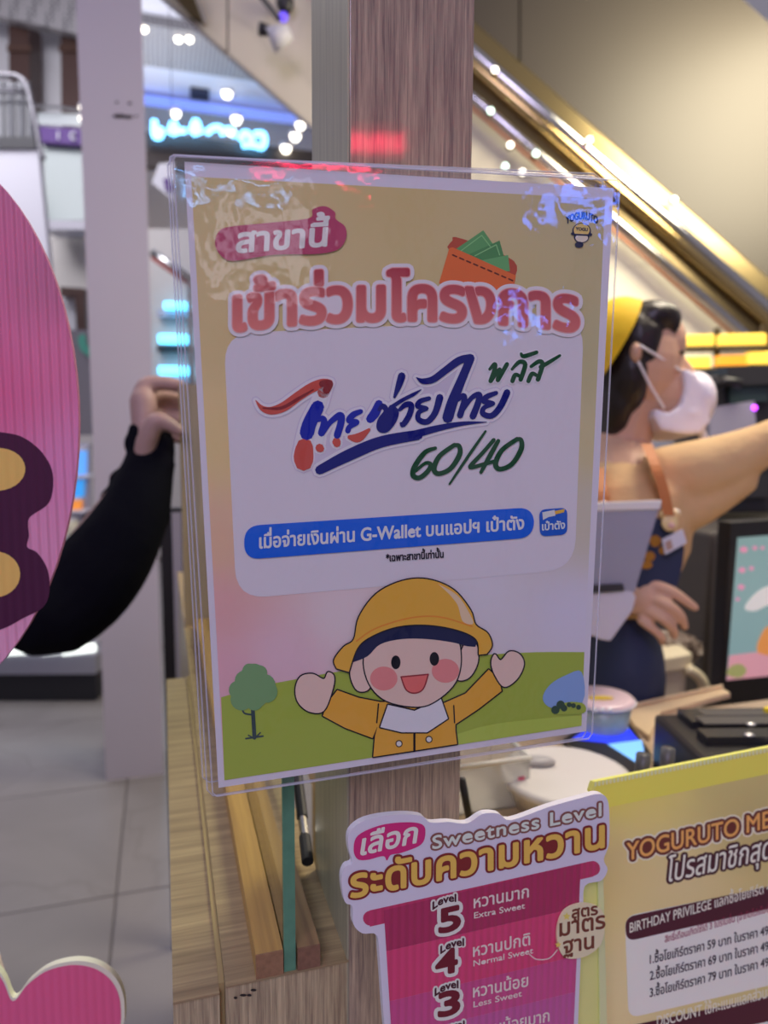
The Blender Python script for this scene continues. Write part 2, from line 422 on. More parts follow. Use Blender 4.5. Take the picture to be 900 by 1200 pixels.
# ---- white square pillar standing on the floor
PIL = mat('pillar_paint', (.46, .43, .50), .45, noise=.04, nscale=3, bump=.05, bscale=40)
pb = MB().box((-.243, 2.89, 0), (-.028, 3.105, 5.2))
pil = struct('pillar', pb, PIL, 'white painted square pillar with scuff marks behind the poster')
sm = MB(); SCF = mat('scuff', (.03, .025, .03), .8)
scq = Plane((0, 2.8885, 0), (0, -1, 0))
Ink().ell(140, 136, 8, 2.6).ell(150, 137, 6, 2.2).ell(152, 121, 2.4, 1.6).ell(137, 120, 2, 1.2).ell(160, 136, 2, 1).emit('scuff_mark', scq, 0, SCF, pil)
# ---- far end of the atrium
CEIL = mat('ceiling_paint', (.78, .78, .84), .7, noise=.03, nscale=.5)
ZC = 6.6
struct('ceiling', MB().box((-9, 4.5, ZC), (5, 13.4, ZC+.2)), CEIL, 'white mall ceiling seen past the pillar')
# perforated metal ceiling band
PERF = mat('perforated_metal', (.36, .35, .36), .5); nt = PERF.node_tree; p_ = nt.nodes['Principled BSDF']
tc = nn(nt, 'ShaderNodeTexCoord'); vo = nn(nt, 'ShaderNodeTexVoronoi'); vo.inputs['Scale'].default_value = 16; vo.inputs['Randomness'].default_value = 0
nt.links.new(tc.outputs['Object'], vo.inputs['Vector']); rp = nn(nt, 'ShaderNodeValToRGB'); e = rp.color_ramp.elements
e[0].position = .3; e[0].color = (.08, .08, .085, 1); e[1].position = .36; e[1].color = (.46, .44, .44, 1)
nt.links.new(vo.outputs['Distance'], rp.inputs['Fac']); nt.links.new(rp.outputs['Color'], p_.inputs['Base Color'])
a, b = on(170, 77, 2, ZC-.12), on(170, 28, 2, ZC-.12)
struct('ceiling_perforated', MB().box((-8, b.y, ZC-.12), (3, a.y, ZC)), PERF, 'perforated grey metal ceiling band above the atrium')
WALLF = mat('far_wall_paint', (.62, .55, .47), .7, noise=.06, nscale=1)
struct('wall_far', MB().box((-9, 13.0, 0), (8, 13.2, ZC)), WALLF, 'beige far wall of the atrium')
BLUEC = mat('blue_cove', (.1, .2, .8), .5, emit=(.32, .42, 1.0), es=.65)
q = on(250, 134, 1, 12.6); q1 = on(250, 126, 1, 12.6)
tag(MB().box((-7.5, 12.45, q.z), (3.5, 12.6, q1.z)).build('cove_light', BLUEC), 'blue cove light strip running under the far ceiling edge', 'light')
q2 = on(250, 205, 1, 12.3); q3 = on(250, 166, 1, 12.3)
struct('trim_1', MB().box((-8, 12.2, q2.z), (4, 12.4, q3.z)), mat('dark_fascia', (.07, .055, .05), .5), 'dark fascia band below the blue lit sign')

# ================================================================== BOOTH: ledges, post, glass, counter
W_TOP = wood('ledge_laminate', alb(140, 116, 100), alb(104, 84, 72), 'X', 120, .45)
W_EDGE = wood('edge_laminate', alb(160, 140, 128), alb(108, 90, 84), 'Z', 380)
W_POST = wood('post_laminate', alb(150, 126, 124), alb(92, 74, 79), 'Z', 400, .30)
W_STRIP = wood('strip_pine', alb(150, 112, 68), alb(120, 86, 52), 'Y', 60)
W_STRIP2 = wood('strip_dark', alb(128, 98, 78), alb(90, 64, 54), 'Y', 60)
ZL = 1.0575; YF = .385
# inner ledge (wide): body with a laminate top board
t = thing('wooden_ledge', 'wide wooden ledge carrying the glass panel beside the post', 'ledge', (.06, .8, 0))
MB().box((.026, YF+.001, 0), (.0975, 1.62, ZL-.0012)).build('body', W_EDGE, t)
MB().box((.026, YF, ZL-.0012), (.0975, 1.62, ZL)).build('top_board', W_TOP, t)
ch = Ink()
for k, (x, y) in enumerate([(285, 1166), (297, 1160), (292, 1166), (276, 1169)]): ch.ell(x, y, 4-k*.6, 1.6)
ch.emit('chipped_spots', Plane((0, YF+.0006, 0), (0, -1, 0)), 0.0002, mat('chip', (.03, .025, .02), .8), t)
t = thing('wooden_ledge', 'narrow outer wooden ledge along the aisle, ending at the grey pillar side', 'ledge', (.01, .65, 0))
MB().box((-.0025, YF+.003, 0), (.0228, .932, ZL-.006)).build('body', W_EDGE, t)
MB().box((-.0025, YF+.002, ZL-.006), (.0228, .932, ZL-.0045)).build('top_board', W_TOP, t)
MB().box((.0228, YF+.006, 0), (.0258, .932, ZL-.002)).build('edge_seam', mat('seam_glue', alb(128, 106, 84), .6), t)
# post
post = thing('wooden_post', 'square wood laminate post rising behind the laminated poster', 'post', (.13, .43, 0))
_pn = W_POST.node_tree.nodes['Principled BSDF']; _pn.inputs['Coat Weight'].default_value = .6; _pn.inputs['Coat Roughness'].default_value = .06
MB().box((.0978, YF, 0), (.1668, .478, 2.75)).build('core', W_POST, post, bevel=.0006)
MB().box((.0967, YF+.0006, 0), (.0977, .478, 2.75)).build('side_facing', wood('post_side', alb(142, 132, 130), alb(116, 107, 106), 'Z', 150, .35), post)
# far half-height wooden board the hand holds
fp = thing('wooden_board', 'upright half-height wooden board held by a hand at its top', 'board', (.06, 1.18, ZL))
MB().box((.028, 1.165, ZL), (.097, 1.2, 1.437)).build('panel', wood('board_laminate', alb(144, 124, 106), alb(118, 100, 86), 'Z', 90), fp)
MB().box((.0272, 1.1648, ZL), (.0279, 1.2002, 1.437)).build('edge_band', W_EDGE, fp)
t = thing('black_divider', 'upright black divider between the white pillar and the wooden board', 'divider', (U(205, 700, 1.45).x, U(205, 700, 1.45).y, 0))
a_, b_ = U(187, 596, 1.78), U(222, 590, 1.78)
MB().box((a_.x, a_.y, 0), (b_.x, a_.y+.02, a_.z)).build('panel', mat('panel_black', (.012, .011, .014), .5), t)
MB().box((a_.x+.028, a_.y-.004, 0), (a_.x+.05, a_.y-.0005, a_.z-.01)).build('grey_strip', mat('strip_grey', (.30, .29, .33), .4), t)
# two wooden strips and the glass between them
t = thing('wooden_strip', 'yellow pine strip holding the glass on its aisle side', 'strip', (.05, .8, ZL))
MB().box((.0432, YF+.0012, ZL), (.0588, 1.15, ZL+.0147)).build('batten', W_STRIP, t)
MB().box((.0432, YF+.0002, ZL), (.0588, YF+.0012, ZL+.0147)).build('end_grain', mat('end_grain', alb(112, 80, 68), .8, noise=.35, nscale=300), t)
t = thing('wooden_strip', 'short brown strip holding the glass on its post side', 'strip', (.073, .8, ZL))
MB().box((.0672, YF+.0012, ZL), (.0805, .70, ZL+.0135)).build('batten', W_STRIP2, t)
MB().box((.0672, YF+.0002, ZL), (.0805, YF+.0012, ZL+.0135)).build('end_grain', mat('end_grain_dark', alb(98, 68, 62), .8, noise=.35, nscale=300), t)
g = thing('glass_panel', 'upright clear glass panel with a green edge behind the poster', 'glass', (.063, .8, ZL))
MB().box((.0592, YF+.004, ZL), (.0664, 1.15, 1.45)).build('pane', film('window_glass', 1.5, .01, (.86, .93, .9), 0), g)
GE = mat('glass_edge', alb(70, 104, 98), .25, noise=.35, nscale=70)
MB().box((.0594, YF+.0014, ZL), (.0662, YF+.0038, 1.45)).build('green_edge', GE, g)
# silver and black rod leaning between glass and post
t = thing('metal_rod', 'chrome and black metal rod leaning between glass and post', 'rod', (.085, .5, ZL))
a_, b_ = Vector((.0895, .47, ZL+.012)), on(348, 905, 1, .56)
MB().tube([a_, a_.lerp(b_, .25)], .0042).build('rubber_tip', mat('rubber', (.02, .02, .022), .6), t, smooth=False)
MB().tube([a_.lerp(b_, .25), a_.lerp(b_, .45)], .0034).build('joint', mat('chrome', (.75, .74, .72), .15, 1), t)
MB().tube([a_.lerp(b_, .45), b_+(b_-a_)*.8], .0042).build('shaft', mat('black_metal', (.03, .03, .033), .35, .6), t)
# counter inside the booth
W_CTR = wood('counter_laminate', (.60, .46, .30), (.48, .35, .22), 'X', 40, .35)
t = thing('serving_counter', 'low wooden serving counter inside the booth below the signs', 'counter', (.7, .75, 0))
MB().box((.168, .58, .925), (1.75, .88, .95)).build('worktop', W_CTR, t, bevel=.003)
MB().box((.17, .581, 0), (1.72, .86, .925)).build('body', W_EDGE, t)
MB().box((.168, .27, .865), (1.75, .58, .885)).build('front_shelf', W_CTR, t, bevel=.003)
MB().box((.17, .30, 0), (1.72, .58, .865)).build('front_panel', W_EDGE, t)
# ================================================================== LAMINATED POSTER
PX = Vector((.9988878, -.030498, .03595884)).normalized(); PYv = Vector((-.0343867, -.0702575, .9985332)); PYv = (PYv-PX*PYv.dot(PX)).normalized()
PN = PX.cross(PYv); PO = Vector((.02285883, .36048772, 1.18789004))
PP = Plane(PO, PN)
po = thing('poster', 'laminated campaign poster with blue brush lettering taped to the post', 'poster', tuple(PO+PX*.105+PN*-.003))
PAPER = mat('poster_paper', (.82, .82, .82), .5)
sheet(PP, [(216, 189.3), (719, 220.7), (687, 857), (256, 923.3)], 0, .0005).build('paper', PAPER, po)
# printed background: soft colour fields
cps = [(224, 207, (172, 151, 118)), (460, 215, (168, 147, 112)), (709, 233, (160, 145, 118)), (240, 400, (176, 152, 120)), (700, 420, (158, 146, 122)), (250, 520, (192, 164, 128)), (690, 600, (168, 156, 158)),
       (252, 640, (200, 158, 146)), (255, 710, (212, 156, 174)), (262, 790, (214, 158, 190)), (330, 770, (202, 164, 196)), (400, 720, (188, 168, 192)), (480, 340, (170, 150, 116)), (330, 340, (172, 151, 118)), (600, 340, (164, 147, 116)),
       (560, 690, (180, 170, 200)), (670, 720, (178, 168, 204)), (460, 480, (184, 166, 160)), (690, 520, (170, 154, 130))]
def field(x, y):
    ws = [1/((x-a)**2+(y-b)**2+300)**1.35 for a, b, c in cps]; sw = sum(ws)
    return tuple(sum(w_*c[k] for w_, (a, b, c) in zip(ws, cps))/sw for k in range(3))
PA = [(224, 207), (709, 233), (681, 850), (263, 914)]
def bil(s_, t_):
    a = Vector(PA[0]).lerp(Vector(PA[1]), s_); b = Vector(PA[3]).lerp(Vector(PA[2]), s_); return a.lerp(b, t_)
mb = MB(); NX, NY = 26, 36
for j in range(NY+1):
    for i in range(NX+1):
        q = bil(i/NX, j/NY); mb.v.append(PP.at(q.x, q.y, L0)); mb.c.append(alb(*field(q.x, q.y)))
for j in range(NY):
    for i in range(NX): k = j*(NX+1)+i; mb.f.append([k, k+NX+1, k+NX+2, k+1])
mb.build('printed_background', vcol('print_colour'), po, fix=False)
def P(name, ik, layer, col, par=None, **kw): return ik.emit(name, PP, L0*layer, ink(*col) if isinstance(col, tuple) else col, par or po, **kw)
# hill, pond, bushes
hill = crv([(259, 817), (300, 805), (345, 796), (395, 787), (450, 780), (520, 772), (571, 767), (630, 764), (684.5, 764)], 4)
P('green_hill', Ink().poly(hill+[(681, 850), (263, 914)]), 2, (132, 143, 66))
P('light_grass', Ink().poly(crv([(480, 881), (560, 852), (630, 842), (681.5, 838)], 4)+[(681, 850)]), 3, (146, 158, 78))
P('pond', Ink().blob([(681, 787), (662, 791), (645, 801), (636, 814), (638, 824), (650, 829), (682, 822)], 4), 4, (112, 134, 196))
P('pond_bank', Ink().blob([(683, 824), (665, 822), (652, 828), (650, 836), (683, 835)], 4), 5, (132, 143, 66))
bs = Ink()
for x, y, r_ in [(650, 831, 5), (656, 825, 5), (660, 829, 4), (666, 825, 3), (671, 826, 3), (677, 828, 3)]: bs.disc(x, y, r_)
P('bush', bs, 6, (44, 62, 58))
# tree
tr = Ink()
for x, y, r_ in [(297, 793, 16), (287, 797, 12), (309, 803, 14), (279, 808, 11), (297, 812, 18), (283, 819, 13), (312, 810, 13), (298, 822, 10), (292, 785, 8), (304, 788, 9)]: tr.disc(x, y, r_, 18)
P('tree_crown', tr, 4, (98, 128, 98))
P('tree_trunk', Ink().line([(296, 828, 4.5), (298, 864, 4.5)]).line(crv([(283, 827), (286, 835), (295, 837)], 5), 2).line([(288, 865), (308, 862)], 2).line([(291, 861), (298, 865), (305, 858)], 1.6), 3.5, (48, 60, 72))
# white text panel
pan = Ink(); pan.rrect([(262, 391), (684, 372), (673, 667), (277, 702)], 36)
P('text_panel', pan, 2, (180, 169, 198))
# plain waving child in a yellow hat
OL = (22, 20, 34); SK = (212, 178, 186); YE = (222, 160, 72)
def figure(ik, layer, name, col, ow=3.0):
    o = ik.p[:]; P(name, ik, layer+.4, col)
def outlined(name, pts, layer, col, ow=3.2, n=5, curve=True):
    l = loopcrv(pts, n) if curve else pts
    P(name+'_outline', Ink().line(l, ow, 8, True), layer, OL); P(name, Ink().poly(l), layer+.25, col)
coat = [(437, 886), (439, 862), (442, 850), (436, 864), (404, 852), (378, 838), (384, 822), (395, 808), (420, 817), (446, 822), (490, 820), (520, 823), (545, 812), (572, 784), (584, 795), (587, 809), (560, 830), (533, 848), (533, 855), (535, 871)]
outlined('coat', coat, 5, YE, curve=False)
for a_, b_, w_ in (((485, 858), (485, 879), 2.6), ((443, 824), (441, 846), 1.6), ((531, 826), (532, 846), 1.6)): P('coat_seam', Ink().line([a_, b_], w_), 6, OL)
for x, y in ((467, 870.5), (502, 865.5)):
    bt_ = P('button', Ink().disc(x, y, 4.2, 16), 6, OL); P('button_face', Ink().disc(x, y, 3, 16), 6.3, (205, 196, 214), bt_)
outlined('hand', [(346, 806), (352, 792), (366, 789), (379, 795), (384, 787), (391, 792), (389, 808), (379, 832), (362, 833), (349, 822)], 5.6, SK)
outlined('hand', [(575, 776), (579, 766), (586, 773), (596, 763), (608, 766), (613, 778), (605, 795), (590, 804), (579, 790)], 5.6, SK)
outlined('collar', [(454, 825), (445, 851), (470, 857), (500, 857), (524, 841), (516, 818), (485, 832)], 6.6, (204, 196, 226), curve=False)
outlined('ear', [(410, 790), (414, 770), (428, 766), (434, 785), (432, 806), (418, 808)], 6.6, SK)
outlined('ear', [(536, 775), (545, 752), (557, 754), (559, 775), (549, 793), (535, 795)], 6.6, SK)
outlined('face', [(426, 770), (440, 745), (490, 738), (530, 744), (539, 768), (533, 798), (510, 820), (487, 827), (452, 820), (432, 800)], 7.4, SK)
P('hair', Ink().poly(crv([(410, 768), (425, 744), (460, 728), (500, 726), (540, 732), (559, 748)], 5)+crv([(556, 757), (545, 756), (530, 752), (500, 748), (470, 748), (445, 754), (430, 768), (413, 775)], 4)), 8, (24, 28, 66))
P('eye', Ink().ell(463, 775, 5.5, 8), 8.6, (18, 18, 30)); P('eye', Ink().ell(508, 771, 5.5, 8), 8.6, (18, 18, 30))
P('cheek', Ink().ell(449, 794, 16, 14), 8.2, (214, 128, 142)); P('cheek', Ink().ell(521, 785, 16, 14), 8.2, (214, 128, 142))
mo_ = P('mouth', Ink().poly(crv([(469, 792), (475, 807), (485, 811), (495, 806), (501, 789)], 5)), 8.6, (200, 96, 104))
P('mouth_line', Ink().line(crv([(469, 792), (475, 807), (485, 811), (495, 806), (501, 789)], 5), 1.6, 6, True), 8.9, (120, 40, 52), mo_)
hat = crv([(394, 782), (391, 772), (402, 757), (414, 748), (420, 722), (440, 695), (470, 680), (500, 678), (530, 690), (550, 714), (556, 731), (570, 741), (575, 755), (569, 765)], 5)+crv([(560, 766), (557, 748), (535, 737), (500, 731), (465, 733), (435, 744), (418, 758), (408, 786)], 5)
P('hat_outline', Ink().line(hat, 3.2, 8, True), 9.2, OL); ha_ = P('hat', Ink().poly(hat), 9.5, (224, 166, 74))
P('hat_highlight', Ink().poly(crv([(512, 683), (535, 697), (549, 718), (553, 730), (541, 727), (535, 708), (525, 695)], 5)), 9.8, (222, 190, 176), ha_)
P('hat_band', Ink().line(crv([(417, 750), (440, 735), (480, 723), (515, 722), (552, 733)], 5), 1.8), 9.8, (196, 120, 54), ha_)
# wallet with notes
P('wallet_back', Ink().blob([(530, 282), (534, 278), (570, 290), (602, 306), (604, 322), (590, 330), (528, 296)], 3), 2, (150, 62, 52))
P('note', Ink().poly([(531, 294), (566, 270), (580, 290), (560, 305)]), 2.5, (78, 128, 88))
P('note', Ink().poly([(545, 300), (585, 282), (590, 300), (586, 312)]), 2.8, (64, 112, 76))
P('note', Ink().poly([(560, 306), (595, 299), (597, 318), (580, 318)]), 3.1, (84, 134, 94))
P('note_line', Ink().line([(540, 294), (564, 276), (574, 289)], 1.2).line([(556, 300), (581, 287), (585, 299)], 1.2), 3.4, (112, 158, 118))
wl_ = P('wallet', Ink().poly([(514, 332), (526, 291), (530, 290), (604, 323), (600, 346), (560, 350)]), 3.7, (206, 98, 58))
st = Ink()
for k in range(9): st.line([(530+k*8.2, 299+k*3.5), (534.5+k*8.2, 301+k*3.5)], 1.8)
P('wallet_stitch', st, 4, (84, 34, 28), wl_)
# pill with white words
np_ = P('name_pill', Ink().poly(loopcrv([(252, 287), (256, 272), (270, 266), (320, 261), (362, 256), (366, 246), (380, 242), (392, 249), (393, 257), (404, 266), (405, 280), (395, 293), (370, 298), (320, 299), (275, 306), (260, 301)], 5)), 5, (150, 58, 96))
P('pill_words', Ink().text('สาขานี้', (277, 296), (383, 288), 22, 21, bold=2.6, ital=.06), 5.6, (212, 202, 224), np_)
# heading
HA, HB = (275, 387), (676, 388)
hk = dict(bold=9, arc=14, track=.0)
P('heading_halo', Ink().text('เข้าร่วมโครงการ', HA, HB, 39, 39, bold=16, arc=13, seg=10), 5, (206, 192, 222))
P('heading_rim', Ink().text('เข้าร่วมโครงการ', HA, HB, 39, 39, bold=7.6, arc=13, seg=8), 5.5, (214, 150, 168))
hd = Ink().text('เข้าร่วมโครงการ', HA, HB, 39, 39, bold=5, arc=13, seg=8)
hd.emit('heading_words', PP, L0*6, vcol('print_colour'), po, grad=(alb(204, 112, 118), alb(142, 36, 58)))
# brush lettering
def c3(*a): return [(260+x/3.75, 390+y/3.75, w_/3.75) for x, y, w_ in a]
def c4(*a): return [(460+x/3.75, 390+y/3.75, w_/3.75) for x, y, w_ in a]
NV = (10, 16, 104); RD = (166, 66, 66); GR = (20, 60, 42)
sw = c3((148, 297, 3), (175, 330, 22), (215, 342, 34), (270, 325, 42), (330, 282, 42), (390, 243, 44), (440, 224, 44), (472, 220, 30))
stem = [c3((462, 222, 40), (444, 262, 52)), c3((444, 262, 52), (425, 318, 58)), c3((420, 325, 56), (385, 395, 60), (372, 440, 62)), c3((372, 440, 62), (362, 492, 66)), c3((362, 500, 66), (358, 540, 76), (358, 565, 72))]
th1 = [c3((420, 384, 16), (440, 376, 26), (448, 394, 28), (436, 440, 30)), c3((438, 440, 26), (475, 392, 22), (518, 362, 30), (522, 392, 30), (505, 450, 30))]
th1w = [c3((434, 445, 30), (428, 490, 30)), c3((504, 450, 30), (500, 478, 30))]
th1r = [c3((428, 505, 32), (432, 508, 28)), c3((502, 478, 32), (504, 486, 28))]
yo1 = [c3((608, 345, 20), (575, 360, 26), (556, 385, 24), (592, 392, 22), (560, 412, 22), (552, 430, 24)), c3((688, 312, 34), (672, 350, 40), (650, 378, 36))]
yo1w = [c3((552, 432, 30), (600, 445, 30), (648, 392, 36))]
yo1r = [c3((560, 458, 16), (598, 460, 34), (645, 425, 10))]
cho = [c3((688, 338, 14), (706, 322, 26), (720, 345, 24), (694, 385, 26), (692, 420, 28), (720, 425, 26), (752, 385, 28), (764, 345, 24), (742, 326, 22)), c3((738, 330, 20), (790, 296, 18), (840, 270, 16), (872, 250, 4)), c3((788, 190, 36), (775, 232, 30), (756, 282, 12))]
wo = [c3((778, 338, 16), (805, 316, 26), (830, 318, 28), (822, 360, 28), (795, 402, 26), (785, 398, 14))]
yo2 = [c4((158, 288, 20), (120, 300, 24), (108, 322, 24), (148, 332, 18), (114, 348, 22), (112, 380, 26), (150, 390, 28), (185, 350, 30), (205, 284, 34))]
ai2 = [c4((102, 196, 3), (130, 212, 24), (175, 205, 30), (230, 165, 32), (290, 122, 34), (340, 108, 30)), c4((340, 112, 36), (305, 195, 38), (262, 300, 46), (240, 372, 48))]
th2 = [c4((285, 296, 14), (308, 276, 26), (312, 300, 28), (294, 362, 30)), c4((300, 345, 22), (345, 285, 22), (378, 272, 28), (372, 310, 30), (350, 366, 32))]
yo3 = [c4((452, 264, 20), (412, 280, 26), (398, 300, 26), (440, 310, 18), (400, 328, 22), (394, 354, 26), (432, 364, 28), (470, 325, 30), (500, 262, 32))]
ul = [[(260+x/3.75, 390+y/3.75, w_/3.75) for x, y, w_ in ((428, 602, 40), (560, 535, 52), (700, 478, 50), (860, 448, 44))] + c4((60, 456, 38), (200, 418, 28), (310, 398, 18), (410, 392, 3))]
allb = [sw] + stem + th1 + th1w + th1r + yo1 + yo1w + yo1r + cho + wo + yo2 + ai2 + th2 + yo3 + ul
def brushes(lst, add=0, k=1):
    ik = Ink()
    for b_ in lst: ik.brush(b_, add, k=k)
    return ik
P('brush_shadow', brushes(allb, 9), 3, (168, 156, 192)); P('brush_halo', brushes(allb, 6.5), 3.5, (200, 190, 222))
P('brush_swoosh', brushes([sw, stem[0]]), 5, RD)
P('swoosh_shade', brushes([c3((440, 224, 30), (472, 222, 30), (458, 252, 34)), c3((180, 330, 6), (260, 330, 14), (340, 286, 14), (400, 250, 6))]), 5.4, (112, 34, 44))
P('brush_white', brushes([stem[1], stem[3]]+th1w+yo1w), 5, (204, 196, 226))
P('brush_blue', brushes([stem[2]]+th1+yo1, .3, 1.0), 5.6, (12, 26, 146))
P('brush_red', brushes([stem[4]]+th1r+yo1r, .6, 1.1), 5.4, RD)
P('brush_navy', brushes(cho+wo+yo2+th2+yo3, .1, .92).plus(brushes(ai2+ul)), 5.8, NV)
phl = [c4((424, 160, 8), (446, 138, 14), (446, 160, 14), (428, 212, 14)), c4((428, 212, 14), (468, 160, 12), (460, 205, 14)), c4((460, 208, 14), (500, 138, 14)),
       c4((524, 212, 14), (536, 185, 14), (556, 190, 10)), c4((522, 160, 8), (555, 128, 14), (580, 140, 15), (560, 205, 15)), c4((562, 92, 8), (575, 103, 14), (630, 86, 12)),
       c4((594, 212, 14), (610, 180, 14), (632, 188, 10)), c4((606, 148, 10), (640, 126, 14), (656, 140, 15), (636, 205, 15)), c4((648, 150, 14), (690, 126, 12), (732, 100, 8))]
sx = [c4((186, 506, 14), (140, 525, 20), (96, 585, 22), (88, 625, 22), (116, 636, 20), (152, 608, 20), (166, 578, 18), (142, 572, 14), (100, 606, 12)),
      c4((270, 492, 18), (205, 540, 20), (180, 595, 22), (200, 618, 20), (252, 596, 20), (292, 535, 22), (290, 496, 18), (266, 494, 16)),
      c4((406, 432, 9), (330, 542, 13), (248, 664, 8)), c4((442, 470, 16), (395, 525, 16), (342, 582, 18), (350, 590, 16), (400, 576, 16), (452, 562, 14)), c4((462, 474, 16), (425, 540, 20), (386, 612, 14)),
      c4((545, 466, 18), (478, 515, 20), (450, 574, 22), (470, 598, 20), (522, 576, 20), (562, 512, 22), (562, 470, 18), (540, 468, 16))]
P('plus_halo', brushes(phl, 5), 3.6, (198, 188, 218)); P('plus_words', brushes(phl, .8, 1.15), 5, GR); P('ratio_figures', brushes(sx, .3), 5, GR)
# blue pill with white sentence, app tile
pk = Ink(); pk.rrect([(286, 616), (625, 594), (625, 629.5), (286, 655.5)], 19, 8)
bp_ = P('blue_pill', pk, 5, (24, 78, 196))
P('sentence', Ink().text('เมื่อจ่ายเงินผ่าน G-Wallet บนแอปฯ เป๋าตัง', (304, 642), (613, 619.5), 12.6, 11.6, bold=1.1, ital=.0), 5.6, (206, 200, 230), bp_)
pk = Ink(); pk.rrect([(631, 597), (664, 594.5), (664, 626), (632, 628.5)], 8, 6)
at_ = P('app_tile', pk, 5, (26, 72, 176))
P('app_words', Ink().text('เป๋าตัง', (634.5, 621), (661, 619), 7, 7, bold=.7), 5.6, (205, 205, 235), at_)
P('app_ticket', Ink().poly([(634.5, 600), (649, 597), (650, 604), (642, 605.5), (635.5, 609)]), 5.6, (205, 200, 225), at_); P('app_hand', Ink().poly([(649, 598.5), (661, 596), (660, 600), (650, 602.5)]), 5.6, (206, 160, 70), at_)
P('footnote', Ink().text('*เฉพาะสาขานี้เท่านั้น', (452, 657.5), (519, 652.8), 6.6, 6.4, bold=.7), 5, (26, 22, 40))
# small shop emblem
DK = (34, 36, 66)
P('emblem_words', Ink().text('YOGURUTO', (663, 263), (700, 263), 8.5, 8.5, bold=.9, arc=6, em=.7), 3, DK)
P('emblem_outline', Ink().ell(681, 271, 11, 9.5).line([(670, 274), (692, 275)], 3).ell(681, 278, 9, 7), 3, DK)
P('emblem_cap', Ink().ell(681, 270, 9.4, 7.6), 3.4, (188, 160, 112)); P('emblem_face', Ink().ell(681, 279, 7.4, 5), 3.6, (196, 180, 184)); P('emblem_band', Ink().line([(671, 275), (692, 276)], 2).ell(678, 287, 5, 3.6), 3.8, DK)
P('emblem_cap_words', Ink().text('YOGU', (674, 270), (688, 271), 3.6, 3.6, bold=.5, em=.7), 3.9, DK)
# clear laminate in front, wavy and glossy
LAM = film('laminate_film', 1.45, .05, (1, 1, 1), .22, 30, .006)
lam = [(206, 184), (721, 212), (724, 218), (692, 858), (688, 864), (254, 931), (249, 927), (203, 189)]
mb = MB(); lp = loopcrv(lam, 1)
loop = [PP.at(x, y, .0022) for x, y in lp]; tr_ = tessellate_polygon([loop]); mb.v = loop; mb.f = [list(t_) for t_ in tr_]
mb.build('laminate', LAM, po, fix=False)
EDG = mat('laminate_rim', (.82, .84, .92), .15, trans=.0, alpha=.35)
def rim(parent, plane, pts, h, r_, name):
    MB().tube([plane.at(x, y, h) for x, y in pts+[pts[0], pts[1]]], r_, 6, False).build(name, EDG, parent, smooth=True)
rim(po, PP, lam, .0016, .0005, 'laminate_rim')
# older laminated sheets behind it
for k, (lab, h, pts) in enumerate([('clear laminated sheet tucked right behind the poster, its rim showing on the left', -.004, [(199, 182), (204, 179), (700, 205), (712, 212), (690, 862), (686, 868), (250, 937), (243, 930)]),
                                   ('hindmost clear laminated sheet with its rounded corner showing above the poster', -.008, [(196, 188), (203, 177), (705, 199), (716, 207), (694, 850), (688, 856), (246, 926), (238, 920)])]):
    s_ = thing('laminated_sheet', lab, 'sheet', tuple(PP.at(460, 880, h)), 'laminated sheets behind the poster')
    sheet(PP, [(222, 200), (705, 224), (680, 845), (264, 908)], h, .0004).build('paper', PAPER, s_)
    mb = MB(); loop = [PP.at(x, y, h+.0008) for x, y in pts]; mb.v = loop; mb.f = [list(t_) for t_ in tessellate_polygon([loop])]
    mb.build('laminate', film('laminate_back', 1.45, .06, (.97, .97, .98), .15, 18, .03), s_, fix=False)
    rim(s_, PP, pts, h+.0004, .0005, 'laminate_rim')
bpy.data.objects.remove(_to) if False else None
# ================================================================== BACKGROUND
def slab(q, d, th=.05, mb=None):
    fr = [U(x, y, d) for x, y in q]; return (mb or MB()).hexa(fr, [p+fw*th for p in fr])
def vslab(q, d, th=.05, mb=None):                   # as slab, but pushed back horizontally so that uprights stay upright
    h = Vector((fw.x, fw.y, 0)).normalized(); fr = [U(x, y, d) for x, y in q]; return (mb or MB()).hexa(fr, [p+h*th for p in fr])
CHROME = mat('chrome', (.75, .74, .72), .15, 1); STEEL = mat('dull_steel', (.26, .25, .27), .4, .6)
DARK = mat('dark_metal', (.035, .033, .038), .4)
BROWN = mat('brown_cladding', (.10, .055, .045), .4, noise=.2, nscale=3)
WHITEP = mat('white_panel', (.74, .73, .78), .5)
LAV = mat('lavender_panel', (.50, .49, .58), .5)
# upper gallery, left of the pillar
struct('wall_gallery', vslab([(-140, 172), (44, 172), (60, 330), (-140, 330)], 5.4, .06), WHITEP, 'white gallery bulkhead at the upper left')
t = thing('balcony_railing', 'dark glass balcony railing with curved chrome handrail at the left edge', 'railing', tuple(U(0, 172, 5.5)))
vslab([(-120, 92), (34, 96), (40, 168), (-120, 168)], 5.5, .03).build('glass_panel', mat('smoked_glass', (.10, .10, .12), .1, spec=.6), t)
MB().tube([U(x, y, 5.4) for x, y in crv([(-120, 86), (0, 88), (20, 90), (31, 100), (39, 130), (47, 172), (51, 186)], 5)], .02, 8).build('handrail', STEEL, t, smooth=True)
MB().tube([U(x, y, 5.42) for x, y in [(-120, 108), (0, 106), (34, 108)]], .01, 8).build('lower_rail', STEEL, t, smooth=True)
for x in (4, 17, 29): MB().tube([U(x, 95, 5.45), U(x+1, 168, 5.45)], .009, 6).build('baluster', DARK, t)
vslab([(-120, 160), (40, 160), (42, 174), (-120, 174)], 5.38, .08).build('base_channel', DARK, t)
